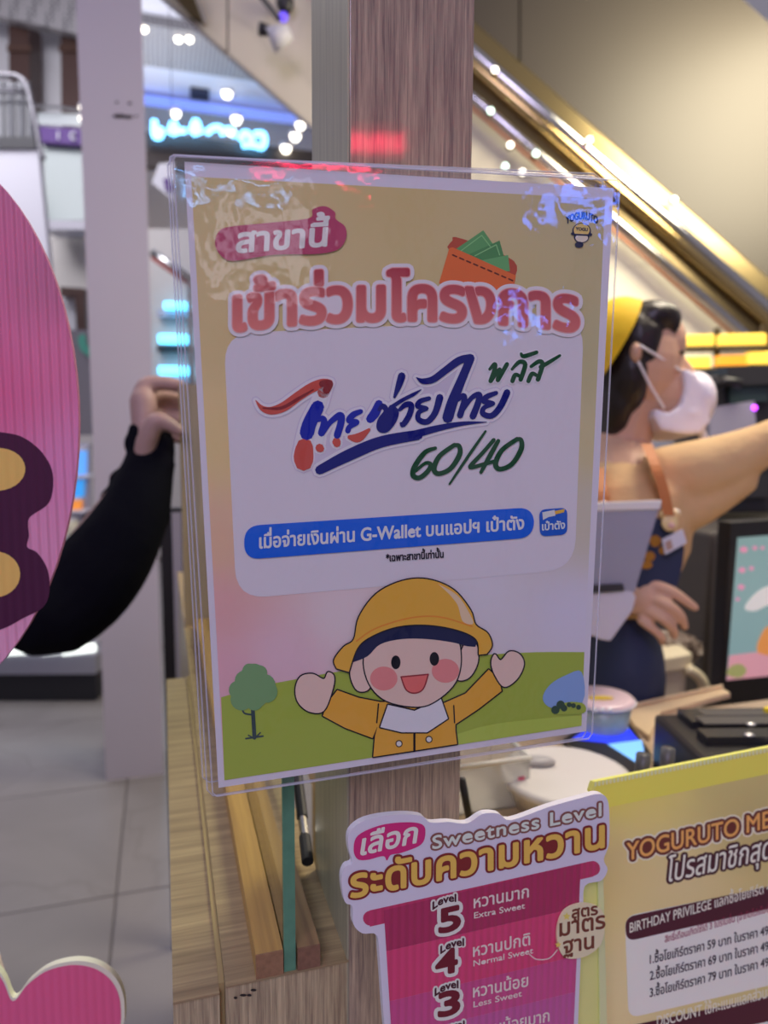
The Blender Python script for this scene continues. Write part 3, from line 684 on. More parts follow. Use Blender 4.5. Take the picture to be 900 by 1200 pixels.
for k, (x, lab) in enumerate([(22, 'brown clad column at the upper left beside the window'), (83, 'brown clad column close to the white pillar at upper left')]):
    t = thing('column', lab, 'column', tuple(U(x, 150, 8.2)), 'brown columns on the gallery')
    vslab([(x-12, 20), (x+12, 24), (x+13, 150), (x-11, 150)], 8.2, .3).build('shaft', BROWN, t)
    vslab([(x-14, 52), (x+14, 52), (x+14, 60), (x-14, 60)], 8.17, .02).build('band', mat('bronze', (.2, .12, .09), .3, .7), t)
struct('wall_upper', vslab([(-150, 18), (110, 18), (110, 170), (-150, 170)], 8.6, .2), mat('upper_wall', (.82, .81, .82), .6, noise=.05, nscale=2), 'pale wall panel between brown columns')
struct('ceiling_gallery', vslab([(-150, -60), (112, -60), (112, 44), (-150, -14)], 8.0, .15), PERF, 'perforated grey ceiling edge above the brown columns')
t = thing('guard_rail', 'thin steel guard rail in front of the upper brown column', 'railing', tuple(U(75, 150, 7.4)))
MB().tube([U(40, 124, 7.4), U(72, 126, 7.4), U(104, 131, 7.4)], .016, 8).build('rail', CHROME, t)
MB().tube([U(94, 66, 7.4), U(101, 152.5, 7.4)], .014, 8).build('upright', CHROME, t)
vslab([(44, 132), (100, 134), (100, 148), (44, 146)], 7.42, .02).build('glass', mat('pale_glass', (.42, .46, .46), .1), t)
t = thing('purple_sign', 'narrow purple shop sign with white marks under the guard rail', 'sign', tuple(U(75, 168, 7.2)))
vslab([(46, 148), (103, 151), (103, 170), (46, 166)], 7.2, .32).build('panel', mat('purple_paint', (.10, .03, .22), .5), t)
vslab([(67, 154), (69, 154), (69, 163), (67, 163)], 7.18, .02).build('letter', WHITEP, t)
MB().tube([U(x, y, 7.18) for x, y in crv([(89, 156), (84, 156), (83, 160), (85, 163), (89, 163)], 4)], .011, 6).build('letter', WHITEP, t)
struct('window_1', vslab([(50, 168), (110, 170), (112, 258), (54, 258)], 7.3, .1), mat('shop_window', (.40, .46, .44), .15), 'greenish shop window under the purple sign')
struct('trim_2', vslab([(48, 258), (114, 259), (114, 269), (50, 269)], 7.1, .3), mat('steel_sill', (.50, .48, .54), .35, 0), 'steel sill below the greenish window')
struct('wall_lower', vslab([(44, 268), (620, 268), (620, 652), (44, 652)], 7.6, .2), mat('lower_wall', (.66, .62, .58), .6, noise=.05), 'cream wall below the greenish window')
t = thing('doorway_frame', 'brown framed opening with a white panel beside the standee', 'frame', tuple(U(85, 392, 6.8)))
vslab([(70, 336), (99, 338), (100, 348), (71, 347)], 6.8, .1).build('lintel', BROWN, t)
vslab([(87, 346), (99, 346), (101, 392), (90, 392)], 6.8, .1).build('jamb', BROWN, t)
vslab([(70, 346), (87, 346), (89, 392), (70, 392)], 6.9, .03).build('white_panel', WHITEP, t)
t = thing('info_board', 'grey hanging board with a faint green motif beside the pink standee', 'board', tuple(U(108, 512, 4.6)))
vslab([(70, 386), (122, 387), (131, 510), (72, 510)], 4.6, .05).build('board', mat('grey_board', (.20, .19, .21), .4), t)
ib = Plane(U(100, 450, 4.59), -fw); hc = U(76, 505, 4.63); MB().tube([hc, Vector((hc.x, hc.y, 0))], .02, 8).build('pole', DARK, t)
Ink().blob([(92, 396), (100, 392), (103, 405), (112, 408), (117, 420), (112, 427), (104, 418), (95, 410)], 4).emit('green_motif', ib, .01, mat('green_motif', (.08, .36, .26), .4), t)
# product display across the aisle
KD = on(60, 822, 2, 0).dot(fw)*1 - CAM.dot(fw)
t = thing('display_case', 'low lit display case with black plinth across the aisle', 'display case', tuple(on(60, 822, 2, 0)))
vslab([(-260, 792), (112, 790), (113, 820), (-260, 826)], KD, .5).build('plinth', mat('plinth_black', (.008, .008, .01), .5), t)
vslab([(-260, 770), (112, 768), (112, 790), (-260, 792)], KD-.02, .5).build('base_panel', mat('case_grey', (.22, .22, .26), .5), t)
vslab([(-260, 640), (120, 640), (112, 768), (-260, 770)], KD+.2, .3).build('back_panel', LAV, t)
for x0, x1 in ((-200, 0), (2, 46), (49, 72), (74, 111)):
    MB().tube([U(x0, 763.5, KD-.03), U(x1, 761 if x1 < 100 else 759, KD-.03)], .022, 8).build('light_tube', mat('case_light', (.9, .95, .9), .4, emit=(.9, .97, .92), es=1.6), t, smooth=True)
SH = thing('product_shelf', 'shelf rack of small lit goods seen between standee and black sleeve', 'shelf', tuple(U(88, 660, 4.4)))
vslab([(60, 520), (104, 520), (104, 660), (60, 660)], 4.45, .05).build('back_panel', LAV, SH)
for y in (557, 598, 628, 655): vslab([(60, y), (104, y), (104, y+3), (60, y+3)], 4.3, .14).build('shelf_board', WHITEP, SH)
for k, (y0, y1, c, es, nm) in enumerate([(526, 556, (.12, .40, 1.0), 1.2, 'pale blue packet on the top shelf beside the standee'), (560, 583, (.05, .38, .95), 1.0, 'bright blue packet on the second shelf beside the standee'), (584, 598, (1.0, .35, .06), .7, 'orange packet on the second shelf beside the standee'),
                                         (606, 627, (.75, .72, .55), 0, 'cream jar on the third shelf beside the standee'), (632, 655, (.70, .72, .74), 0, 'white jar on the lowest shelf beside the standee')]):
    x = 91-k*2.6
    m_ = mat('goods_%d' % k, c, .4) if not es else mat('goods_%d' % k, c, .4, emit=c, es=es*.55)  # blue and orange packets glow by emission, in place of light falling on them
    o = thing('goods_pack', nm, 'packet' if k < 3 else 'jar', tuple(U(x, y1, 4.36)), 'goods on the lit shelf')
    if k < 3:
        vslab([(x-6, y0), (x+8, y0), (x+7, y1), (x-7, y1)], 4.33, .05).build('pouch', m_, o, bevel=.006)
        vslab([(x-6, y0-1.5), (x+8, y0-1.5), (x+8, y0+2), (x-6, y0+2)], 4.325, .06).build('seal', WHITEP, o)
    else:
        rr = 9*4.36/F; hh = (y1-y0)*4.36/F
        MB().lathe(U(x, y1, 4.36), [(0, 0), (rr, 0), (rr, hh*.75), (rr*.8, hh*.82), (0, hh*.82)], 16).build('jar_body', m_, o, smooth=True)
        MB().lathe(U(x, y1, 4.36), [(0, hh*.82), (rr*.85, hh*.82), (rr*.85, hh), (0, hh)], 16).build('jar_lid', WHITEP, o)
# blue lit script sign on the far fascia
SG = thing('neon_sign', 'glowing blue script sign on the far fascia past the pillar', 'sign', tuple(on(245, 168, 1, 12.1)))
NEO = mat('neon_blue', (.3, .7, 1), .4, emit=(.16, .55, 1.0), es=5)
a_, b_ = on(176, 172, 1, 12.1), on(312, 172, 1, 12.1); MB().box((a_.x, 12.08, a_.z-.03), (b_.x, 12.2, a_.z+.03)).build('mounting_bar', DARK, SG)
for st_ in [[(181, 141), (181, 158), (187, 160), (190, 154), (184, 151)], [(199, 156), (203, 144), (206, 150), (202, 156), (211, 153), (218, 154)], [(224, 155), (229, 142), (233, 150), (227, 156), (237, 152)], [(242, 156), (250, 150), (258, 150), (262, 158)],
            [(262, 154), (270, 152), (276, 160)], [(282, 164), (286, 156), (292, 158), (296, 166)], [(284, 170), (296, 170), (308, 172), (309, 158), (298, 157)]]:
    MB().tube([on(x, y, 1, 12.05) for x, y in crv(st_, 5)], .046, 8).build('letter', NEO, SG, smooth=True)
# round lamps under the ceiling and along the far shop fronts
LMP = mat('lamp_glow', (1, .95, .85), .4, emit=(1, .93, .78), es=5)
for k, (x, y, d, rr, nm) in enumerate([(209, 46, 8.6, 4, 'small round downlight, left one in the perforated ceiling'), (222, 46, 8.6, 4, 'small round downlight, right one in the perforated ceiling'), (266, 110, 11.2, 5.5, 'round white downlight alone in the smooth white ceiling'),
                                       (206, 133, 11.9, 5, 'round lamp above the left part of the glowing blue sign'), (277, 140, 11.9, 5.5, 'upper round lamp above the right part of the blue sign'), (271, 154, 11.9, 5, 'lower round lamp touching the blue sign letters'),
                                       (352, 147, 11.9, 5, 'topmost of three round lamps beside the post'), (346, 160, 11.9, 5.5, 'middle of three round lamps beside the post'), (335, 174, 11.9, 5.5, 'lowest of three round lamps beside the post'),
                                       (169, 34, 8.0, 4, 'round downlight touching the right edge of the white pillar'), (97, 127, 7.34, 4, 'upper round lamp at the left edge of the white pillar'), (97, 139, 7.36, 4, 'lower round lamp at the left edge of the white pillar')]):
    c = on(x, y, 2, ZC-.14 if d < 10 else ZC-.06) if (y < 120 and x > 100) else (on(x, y, 1, 12.1) if d > 10 else U(x, y, d)); d = (c-CAM).dot(fw); r_ = rr*d/F; L = thing('round_lamp', nm, 'lamp', tuple(c), 'round lamps in the mall')
    MB().ball(c, (r_, r_, r_), 12, 8).build('bulb', LMP, L, smooth=True)
    MB().lathe(c, [(r_*1.15, r_*.2), (r_*1.25, r_*1.0), (0, r_*1.3)], 14).build('housing', WHITEP, L, smooth=True)
t = thing('ceiling_vent', 'dark rectangular air vent in the white ceiling past the pillar', 'vent', tuple(on(233, 107, 2, ZC)))
for k in range(3):
    a = on(223, 103+k*3.4, 2, ZC-.002); b = on(245, 104+k*3.4, 2, ZC-.002)
    MB().box((a.x, a.y-.05, ZC-.05), (b.x, a.y+.09, ZC)).build('slat', DARK, t)
# things glimpsed right of the pillar, below the fascia
t = thing('hanging_banner', 'white banner with a purple corner hanging behind the poster edge', 'banner', tuple(U(192, 228, 6)))
vslab([(186, 192), (204, 190), (204, 236), (178, 214)], 6, .01).build('cloth', WHITEP, t)
hc = U(203, 190, 6.005); MB().tube([hc, Vector((hc.x, hc.y, ZC))], .003, 6).build('cord', DARK, t)
vslab([(191, 210), (198, 208), (204, 222), (194, 224)], 5.98, .015).build('purple_patch', mat('purple_paint', (.10, .03, .22), .5), t)
t = thing('handrail', 'pale chrome handrail slanting down behind the poster edge', 'handrail', tuple(U(195, 305, 5.6)))
MB().tube([U(178, 296, 5.6), U(225, 328, 5.6)], .03, 8).build('rail', CHROME, t, smooth=True)
hc = U(222, 330, 5.6); MB().tube([hc, Vector((hc.x, hc.y, 0))], .02, 8).build('upright', CHROME, t)
MB().tube([U(178, 302, 5.6), U(225, 336, 5.6)], .014, 8).build('lower_rail', mat('red_strip', (.5, .1, .08), .4), t, smooth=True)
LB = mat('blue_lamp', (.3, .7, 1), .4, emit=(.10, .62, 1.0), es=4)
for k, (y, rr, nm) in enumerate([(358, 7, 'topmost of three glowing blue bar lights beside the poster'), (397, 9, 'middle and broadest of three glowing blue bar lights beside the poster'), (434, 8, 'lowest of three glowing blue bar lights just above the hand')]):
    t = thing('bar_light', nm, 'light', tuple(U(197, y, 7.5)), 'blue bar lights behind the poster edge')
    MB().tube([U(187+(k == 0)*6, y, 7.45), U(225, y+1, 7.45)], rr*.62*7.45/F, 10).build('tube', LB, t, smooth=True)
    vslab([(184, y+rr-2), (225, y+rr-2), (225, y+rr+6), (184, y+rr+6)], 7.5, .09).build('holder', LAV if k != 1 else DARK, t)

# ================================================================== ESCALATOR flank running down to the right
ES = thing('escalator', 'cream clad escalator flank with golden trim slanting down to the right', 'escalator', tuple(U(740, 483, 3.2)))
CREAM = marble('cream_marble', (.80, .73, .58), (.22, .2, .15), 1.3, .3)
BRONZE = mat('bronze_panel', (.062, .052, .041), .5, .0, noise=.06, nscale=1.5)
GOLD = mat('gold_trim', (.72, .52, .22), .16, 1); GOLDD = mat('gold_dark', (.16, .12, .06), .3, .8)
ED = 3.3
def sl(x, y0): return y0 + (x-556)*.868             # a line parallel to the incline, given its height at x = 556
def band(x0, x1, ya, yb, d, th, yb2=None):
    fr = [U(x0, sl(x0, ya), d), U(x1, sl(x1, ya), d), U(x1, sl(x1, yb), d), U(x0, sl(x0, yb), d)]; of = Vector((fw.x*th, fw.y*th, th*.85)); return MB().hexa(fr, [p+of for p in fr])
cuts = [60, 268, 470, 690, 905, 1150]
for a, b in zip(cuts, cuts[1:]): band(a, b-2.5, 108, 316, ED, .25).build('side_panel', CREAM, ES)
band(60, 1150, 100, 316, ED+.012, .2).build('core', mat('joint_dark', (.25, .22, .18), .7), ES)
band(60, 1150, 314, 319, ED-.02, .1).build('lower_trim', CHROME, ES)
band(40, 1150, 84, 108, ED-.05, .3).build('dark_groove', GOLDD, ES)
band(40, 1150, 29, 56, ED-.06, .3).build('gold_band', mat('gold_band', (.30, .23, .11), .28, .85), ES)
for y, r_, m_ in ((64, .034, CHROME), (78, .030, GOLD), (116, .022, CHROME), (129, .007, mat('copper_strip', (.55, .24, .14), .3, .6))):
    MB().tube([U(40, sl(40, y), ED-.07), U(1150, sl(1150, y), ED-.07)], r_, 12).build('rail', m_, ES, smooth=True)
cu2 = [40, 610, 905, 1200]
for a, b in zip(cu2, cu2[1:]): slab([(a, sl(a, -275)), (b-2, sl(b, -275)), (b-2, sl(b, 29)), (a, sl(a, 29))], ED-.02, .3).build('balustrade_panel', BRONZE, ES)
# spots and gear on the flank
t = thing('spot_lamp', 'black spot lamp fixed to the cream escalator flank beside the post', 'lamp', tuple(U(330, 40, 3.1)))
MB().tube([U(306, -4, 3.2), U(326, 22, 3.1)], .012, 8).build('arm', DARK, t)
MB().lathe(U(340, 38, 3.1), [(0, 0), (.03, 0), (.045, .05), (.05, .09), (.042, .09), (0, .07)], 18, rt*-1-up*.4).build('shade', WHITEP, t, smooth=True)
MB().lathe(U(315, 36, 3.12), [(0, 0), (.022, 0), (.028, .04), (0, .04)], 14, rt*-1+up*.2).build('cap', DARK, t, smooth=True)
t = thing('spot_lamp', 'small lamp with a violet lens near the top beside the post', 'lamp', tuple(U(332, 20, 3.2)))
MB().ball(U(332, 20, 3.23), (.022, .022, .022), 12, 8).build('lens', mat('violet_lens', (.1, .05, .5), .2, emit=(.16, .1, .9), es=1.2), t, smooth=True)
MB().lathe(U(334, 14, 3.24), [(.024, 0), (.04, .03), (.04, .07), (0, .07)], 14, up).build('housing', DARK, t, smooth=True)
t = thing('access_hatch', 'dark triangular hatch in the escalator flank at the top', 'hatch', tuple(U(225, 20, ED)))
MB().prism([U(196, -14, ED-.03), U(226, -14, ED-.03), U(240, 26, ED-.03), U(224, 18, ED-.03)], fw*.028).build('plate', GOLDD, t)
MB().tube([U(240, 26, ED-.03), U(226, -14, ED-.03)], .008, 6).build('rim', CHROME, t)
# glowing beads built in for highlight sparkles along the golden rails
for k, (x, y, c) in enumerate([(580, 82, 0), (598, 170, 0), (592, 195, 1), (575, 130, 1), (691, 164, 0), (790, 234, 0), (628, 180, 1), (612, 202, 0)]):
    nm = ['gold glowing glint on the rail closest to the post', 'warm glowing glint on the cream flank above the poster', 'green-white glowing glint low beside the post above the poster', 'green-white glowing glint beside the post edge', 'warm glowing glint midway down the golden rail', 'warm glowing glint far down the golden rail', 'green-white glowing glint rightmost above the poster', 'warm glowing glint just above the poster rim'][k]
    t = thing('rail_glint', nm, 'lamp', tuple(U(x, y, ED-.12)), 'small glowing glints on the escalator')
    MB().ball(U(x, y, ED-.12), (.013, .013, .013), 10, 6).build('bulb', LMP if c == 0 else mat('glint_green', (.8, 1, .9), .4, emit=(.75, 1, .85), es=4), t, smooth=True)
    MB().lathe(U(x, y, ED-.12), [(.014, .0), (.017, .02), (0, .05)], 10, fw).build('bead_backing', GOLDD, t, smooth=True)
# ================================================================== PINK STANDEE (corrugated board) at the left edge
def yawplane(x, y, d, yaw, lean=0):
    """upright board through a pixel at a depth; yaw turns its right side away, lean tips its top back"""
    a = math.radians(yaw); l = math.radians(lean)
    n = Vector((math.sin(a)*math.cos(l), -math.cos(a)*math.cos(l), math.sin(l))); return Plane(U(x, y, d), n)
SP = yawplane(40, 500, .47, -12)
st = thing('standee', 'pink corrugated oval standee with dark purple lettering at the left edge', 'standee', tuple(SP.at(-60, 830)))
ov = [(-110+202*math.cos(2*PI*k/72), 497+335*math.sin(2*PI*k/72)) for k in range(72)]
# front colour runs from magenta to pale lilac pink
mb = MB(); rings = 10
pc = [(40, 215, (168, 92, 138)), (0, 300, (178, 88, 138)), (60, 420, (190, 96, 150)), (0, 460, (196, 84, 142)), (85, 540, (186, 110, 170)), (40, 640, (206, 130, 186)), (0, 770, (206, 138, 190)), (-100, 400, (196, 80, 140)), (-250, 500, (190, 90, 145)), (60, 330, (158, 88, 132))]
def pfield(x, y):
    ws = [1/((x-a)**2+(y-b)**2+900)**1.3 for a, b, c in pc]; q = sum(ws); return alb(*[sum(w_*c[k] for w_, (a, b, c) in zip(ws, pc))/q for k in range(3)])
mb.v.append(SP.at(-110, 497)); mb.c.append(pfield(-110, 497))
for i in range(1, rings+1):
    for x, y in ov:
        X, Y = -110+(x+110)*i/rings, 497+(y-497)*i/rings; mb.v.append(SP.at(X, Y)); mb.c.append(pfield(X, Y))
n = len(ov)
for j in range(n): mb.f.append([0, 1+j, 1+(j+1) % n])
for i in range(rings-1):
    for j in range(n): k = 1+i*n; mb.f.append([k+j, k+n+j, k+n+(j+1) % n, k+(j+1) % n])
mb.f = [f[::-1] for f in mb.f]
FL = .0058
mb.build('front_print', vcol('standee_print', .35, FL), st, fix=False)
sheet(SP, ov, -.0002, .004).build('board', mat('board_pink', alb(140, 78, 128), .6), st)
def SPk(name, ik, layer, col, strength=.5): return ik.emit(name, SP, layer, fluted('fl_'+name, alb(*col), FL, .32, strength), st)
SPk('letter_outline', Ink().blob([(-60, 515), (-20, 507), (5, 507), (28, 513), (50, 531), (62, 556), (58, 588), (36, 605), (33, 615), (34, 628), (32, 641), (44, 648), (56, 668), (58, 694), (50, 712), (28, 724), (0, 738), (-40, 745), (-70, 700), (-70, 560)], 5), .0002, (58, 16, 52))
for c_, nm in (((-2, 550, 32, 25), 'letter_fill'), ((-6, 673, 30, 27), 'letter_fill')):
    Ink().ell(*c_, -.05).emit(nm, SP, .0004, fluted('letter_gold', alb(226, 178, 112), FL, .35, .3), st)
# easel leg behind the standee down to the floor
MB().box(tuple(SP.at(-200, 820)+Vector((-.02, .012, 0)))[:2]+(0,), tuple(SP.at(-200, 700)+Vector((.02, .03, 0)))).build('support_leg', mat('board_white', alb(200, 180, 205), .5), st)
HP = yawplane(60, 1160, .52, -10)
ht = thing('heart_board', 'pink heart-shaped board with white edge at the lower left corner', 'board', tuple(HP.at(40, 1300)))
hb = loopcrv([(-60, 1140), (-25, 1122), (2, 1142), (16, 1170), (34, 1150), (58, 1133), (90, 1126), (118, 1132), (138, 1150), (146, 1178), (140, 1215), (100, 1270), (20, 1330), (-60, 1280), (-90, 1200)], 5)
sheet(HP, hb, 0, .005).build('board', mat('board_white2', alb(236, 222, 232), .5), ht)
cx_, cy_ = 30, 1215
Ink().poly([(cx_+(x-cx_)*.975-1.5, cy_+(y-cy_)*.965+1.5) for x, y in hb]).emit('front_print', HP, .0002, fluted('heart_pink', alb(192, 78, 132), FL, .4, .35), ht)
MB().box(tuple(HP.at(30, 1300)+Vector((-.015, .01, 0)))[:2]+(0,), tuple(HP.at(30, 1240)+Vector((.015, .025, 0)))).build('support_leg', mat('board_white', alb(200, 180, 205), .5), ht)
LPn = yawplane(0, 1150, .535, -10)
sv = thing('lilac_board', 'sliver of a lilac board behind the heart at the left edge', 'board', tuple(LPn.at(-20, 1300)))
sheet(LPn, [(-60, 1110), (-4, 1118), (3, 1140), (8, 1166), (4, 1300), (-60, 1300)], 0, .004).build('board', mat('lilac_board', alb(206, 176, 206), .5), sv)
MB().box(tuple(LPn.at(-30, 1300)+Vector((-.01, .01, 0)))[:2]+(0,), tuple(LPn.at(-30, 1200)+Vector((.01, .02, 0)))).build('support_leg', mat('board_white', alb(200, 180, 205), .5), sv)

# ================================================================== SWEETNESS LEVEL SIGN
WP = yawplane(560, 1030, .408, 4, 0)
ws = thing('sweetness_sign', 'cup-shaped magenta sweetness level sign standing before the post', 'sign', tuple(WP.at(560, 1350)))
def q2(*a): return [(390+x/2.727, 920+y/2.727) for x, y in a]
out = loopcrv(q2((28, 300), (40, 262), (62, 248), (50, 200), (55, 150), (105, 112), (200, 95), (280, 98), (312, 120), (370, 118), (430, 122), (480, 92), (530, 92), (570, 112), (690, 70), (790, 42), (850, 28), (878, 48), (884, 110), (882, 190), (866, 238), (878, 270), (858, 305), (806, 322),
    (800, 400), (792, 560), (782, 800), (770, 1150), (480, 1190), (210, 1200), (190, 1000), (165, 764), (150, 560), (140, 480), (95, 474), (66, 445), (62, 388), (38, 372)), 4)
sheet(WP, out, 0, .004).build('board', mat('sign_board', (.80, .80, .84), .4), ws)
def W(name, ik, layer, col, **kw): return ik.emit(name, WP, L0*layer, col if not isinstance(col, tuple) else (fluted('wk_%d_%d_%d' % col, alb(*col), .0046, .4, .35) if kw.pop('fl', False) else ink(*col)), ws, **kw)
def W_fl(name, ik, layer, col): return ik.emit(name, WP, L0*layer, fluted('wk_%d_%d_%d' % col, alb(*col), .0046, .4, .35), ws)
W_fl('cup_rim', Ink().line(q2((120, 425), (830, 266)), 17.5, 16).poly(q2((118, 400), (832, 242), (832, 292), (118, 452))), 1, (156, 46, 92))
ys = [(400, 250), (530, 390), (690, 545), (805, 660), (930, 790), (1180, 1110)]; cl = [(140, 40, 84), (174, 54, 104), (164, 62, 122), (158, 72, 138), (146, 74, 150)]
for k in range(5):
    (a, b), (c, d) = ys[k], ys[k+1]
    xl = lambda y: 165+(y-440)*.062; xr = lambda y: 790-(y-300)*.045
    W_fl('cup_band', Ink().poly(q2((xl(a), a), (xr(b), b), (xr(d), d), (xl(c), c))), 1.4+k*.2, cl[k])
sb_ = W('speech_bubble', Ink().blob(q2((66, 205), (80, 160), (150, 128), (230, 118), (285, 125), (295, 155), (280, 190), (220, 215), (185, 222), (172, 240), (160, 226), (110, 238), (78, 235)), 5), 2, (168, 40, 108))
def xy(x, y): return (390+x/2.727, 920+y/2.727)
Ink().text('เลือก', xy(88, 222), xy(264, 182), 19, 19, bold=1.8, ital=.15).emit('bubble_words', WP, L0*3, ink(222, 212, 230), sb_)
W('title_outline', Ink().text('Sweetness Level', xy(318, 203), xy(856, 97), 12.2, 12.2, bold=5.6, em=.56, track=.045), 2, (110, 70, 74))
W('title_silver', Ink().text('Sweetness Level', xy(318, 203), xy(856, 97), 12.2, 12.2, bold=1.0, em=.56, track=.045), 3, (186, 186, 200))
W('subtitle_outline', Ink().text('ระดับความหวาน', xy(58, 358), xy(864, 196), 26, 25, bold=8, seg=8, track=.02), 2.2, (104, 38, 44))
W('subtitle_gold', Ink().text('ระดับความหวาน', xy(58, 358), xy(864, 196), 26, 25, bold=2.8, track=.02), 3.2, (218, 174, 96))
for k, (ch_, x, y, lx, ly, t1, t2, b1) in enumerate([('5', 348, 470, 318, 408, 'หวานมาก', 'Extra Sweet', (449, 391, 624, 356, 450, 424, 612, 392)), ('4', 338, 606, 343, 549, 'หวานปกติ', 'Normal Sweet', (447, 546, 628, 508, 448, 577, 638, 535)), ('3', 346, 738, 325, 684, 'หวานน้อย', 'Less Sweet', (447, 676, 622, 640, 448, 708, 602, 672)), ('2', 352, 870, 345, 812, 'หวานน้อยมาก', 'Slightly Sweet', (449, 806, 690, 752, 449, 838, 664, 790))]):
    W('number_halo', Ink().text(ch_, xy(x-8, y), xy(x+56, y-15), 27, 27, bold=12, em=.7, seg=10).text('Level', xy(lx, ly-12), xy(lx+74, ly-38), 7, 7, bold=5, em=.56, arc=3), 3, (214, 206, 224))
    W('number', Ink().text(ch_, xy(x-8, y), xy(x+56, y-15), 27, 27, bold=3.4, em=.7), 4, (92, 30, 46))
    W('level_word', Ink().text('Level', xy(lx, ly-12), xy(lx+74, ly-38), 7, 7, bold=.9, em=.56, arc=3), 4, (62, 30, 44))
    W('thai_words', Ink().text(t1, xy(b1[0], b1[1]), xy(b1[2], b1[3]), 11, 11, bold=.6), 4, (222, 202, 220))
    W('english_words', Ink().text(t2, xy(b1[4], b1[5]), xy(b1[6], b1[7]), 5.6, 5.6, bold=.3), 4, (222, 202, 220))
W('dashed_line', Ink().line(crv([xy(628, 540), xy(650, 555), xy(690, 552), xy(716, 525)], 4), 1.4), 3, (214, 186, 206))
RP_ = yawplane(680, 1088, .41, 4, 0)
sk = sheet(WP, loopcrv(q2((712, 450), (735, 395), (790, 372), (845, 385), (862, 430), (850, 500), (800, 540), (740, 545), (715, 510)), 5), .0022, .0015).build('round_sticker', mat('sticker', alb(206, 190, 178), .5), ws)
for tx, a, b, h in (('สูตร', (757, 418), (838, 405), 10), ('มาตร', (718, 475), (862, 448), 15), ('ฐาน', (730, 530), (826, 512), 14)):
    Ink().text(tx, xy(*a), xy(*b), h, h, bold=1.1).emit('sticker_words', WP, L0*15, ink(96, 52, 48), sk)
stp = Ink()
for x, y, r_ in ((740, 412, 5), (713, 502, 4)):
    X, Y = xy(x, y); stp.poly([(X+(r_ if k % 2 == 0 else r_*.45)*math.sin(PI*k/5), Y-(r_ if k % 2 == 0 else r_*.45)*math.cos(PI*k/5)) for k in range(10)])
stp.emit('gold_stars', WP, L0*15, ink(214, 190, 110), sk)
ft = WP.at(560, 1352, -.004); MB().box((ft.x-.045, ft.y-.004, .8855), (ft.x+.045, ft.y+.02, ft.z)).build('foot', mat('sign_board', (.80, .80, .84), .4), ws)
# clear holder behind it
hd_ = thing('sign_holder', 'pale translucent acrylic holder between the magenta and gold signs', 'holder', tuple(WP.at(690, 1400, -.01)))
sheet(WP, [(668, 1020), (712, 1010), (720, 1340), (668, 1346)], -.006, .004).build('back_plate', mat('acrylic_pale', alb(214, 208, 150), .2, noise=.08, nscale=30), hd_)
sheet(WP, [(706, 1012), (712, 1010), (720, 1340), (710, 1342)], -.0045, .001).build('edge_strip', mat('acrylic_edge', alb(232, 230, 196), .2), hd_)

# ================================================================== GOLD MEMBER SIGN
YP = yawplane(800, 1000, .525, 5, 14)
ms = thing('member_sign', 'gold corrugated membership promotion board at the lower right', 'sign', tuple(YP.at(800, 1500)))
def q5(*a): return [(690+x/3.638, 870+y/3.638) for x, y in a]
def x5(x, y): return (690+x/3.638, 870+y/3.638)
def ybot(x, z=.8862):
    lo, hi = 1100., 1900.
    for _ in range(40):
        m_ = (lo+hi)/2
        if YP.at(x, m_, -.005).z > z: lo = m_
        else: hi = m_
    return (lo-870)*3.638
yb0, yb1 = ybot(x5(104, 0)[0]), ybot(x5(1540, 0)[0])
board = q5((12, 205), (24, 168), (780, 18), (1500, -126), (1540, yb1), (96, yb0), (78, 1200))
sheet(YP, board, 0, .005).build('board', mat('gold_board_core', alb(226, 214, 130), .5), ms)
gc = [(700, 925, (202, 182, 92)), (760, 905, (196, 176, 106)), (850, 905, (168, 150, 108)), (715, 1000, (178, 154, 122)), (800, 1030, (184, 162, 132)), (880, 960, (160, 140, 102)), (705, 1150, (184, 164, 140)), (900, 1180, (172, 154, 118))]
def gfield(x, y):
    ws_ = [1/((x-a)**2+(y-b)**2+400)**1.3 for a, b, c in gc]; q = sum(ws_); return alb(*[sum(w_*c[k] for w_, (a, b, c) in zip(ws_, gc))/q for k in range(3)])
mb = MB(); NX = NY = 16
for j in range(NY+1):
    for i in range(NX+1):
        a = Vector(x5(26, 182)).lerp(Vector(x5(1495, -108)), i/NX); b = Vector(x5(97, yb0-6)).lerp(Vector(x5(1535, yb1-6)), i/NX); q = a.lerp(b, j/NY)
        mb.v.append(YP.at(q.x, q.y, L0)); mb.c.append(gfield(q.x, q.y))
for j in range(NY):
    for i in range(NX): k = j*(NX+1)+i; mb.f.append([k, k+NX+1, k+NX+2, k+1])
mb.build('front_print', vcol('gold_print', .3), ms, fix=False)
# open flutes along the top edge
for k in range(74):
    x = 22+k*16; y = 171-(x-24)*.1985
    MB().add([YP.at(*x5(x, y-2), .0006), YP.at(*x5(x+9, y-3.8), .0006), YP.at(*x5(x+9, y+15), .0006), YP.at(*x5(x, y+16.8), .0006)], [(0, 1, 2, 3)]).build('flute', mat('flute_light', alb(246, 240, 214), .4), ms, fix=False)
def Y(name, ik, layer, col): return ik.emit(name, YP, L0*layer, ink(*col), ms)
Y('bright_strip', Ink().poly([x5(24, 188), x5(760, 42), x5(1495, -100), x5(1495, -10), x5(764, 134), x5(86, 276), x5(50, 240)]), 1.4, (200, 186, 92))
TT = dict(em=.69)
Y('title_halo', Ink().text('YOGURUTO MEMBER', x5(160, 502), x5(985, 312), 20, 19.5, bold=11, seg=8, **TT), 2, (222, 206, 204))
Y('title_outline', Ink().text('YOGURUTO MEMBER', x5(160, 502), x5(985, 312), 20, 19.5, bold=6.8, **TT), 2.6, (88, 44, 44))
Y('title_words', Ink().text('YOGURUTO MEMBER', x5(160, 502), x5(985, 312), 20, 19.5, bold=.8, **TT), 3.2, (196, 140, 90))
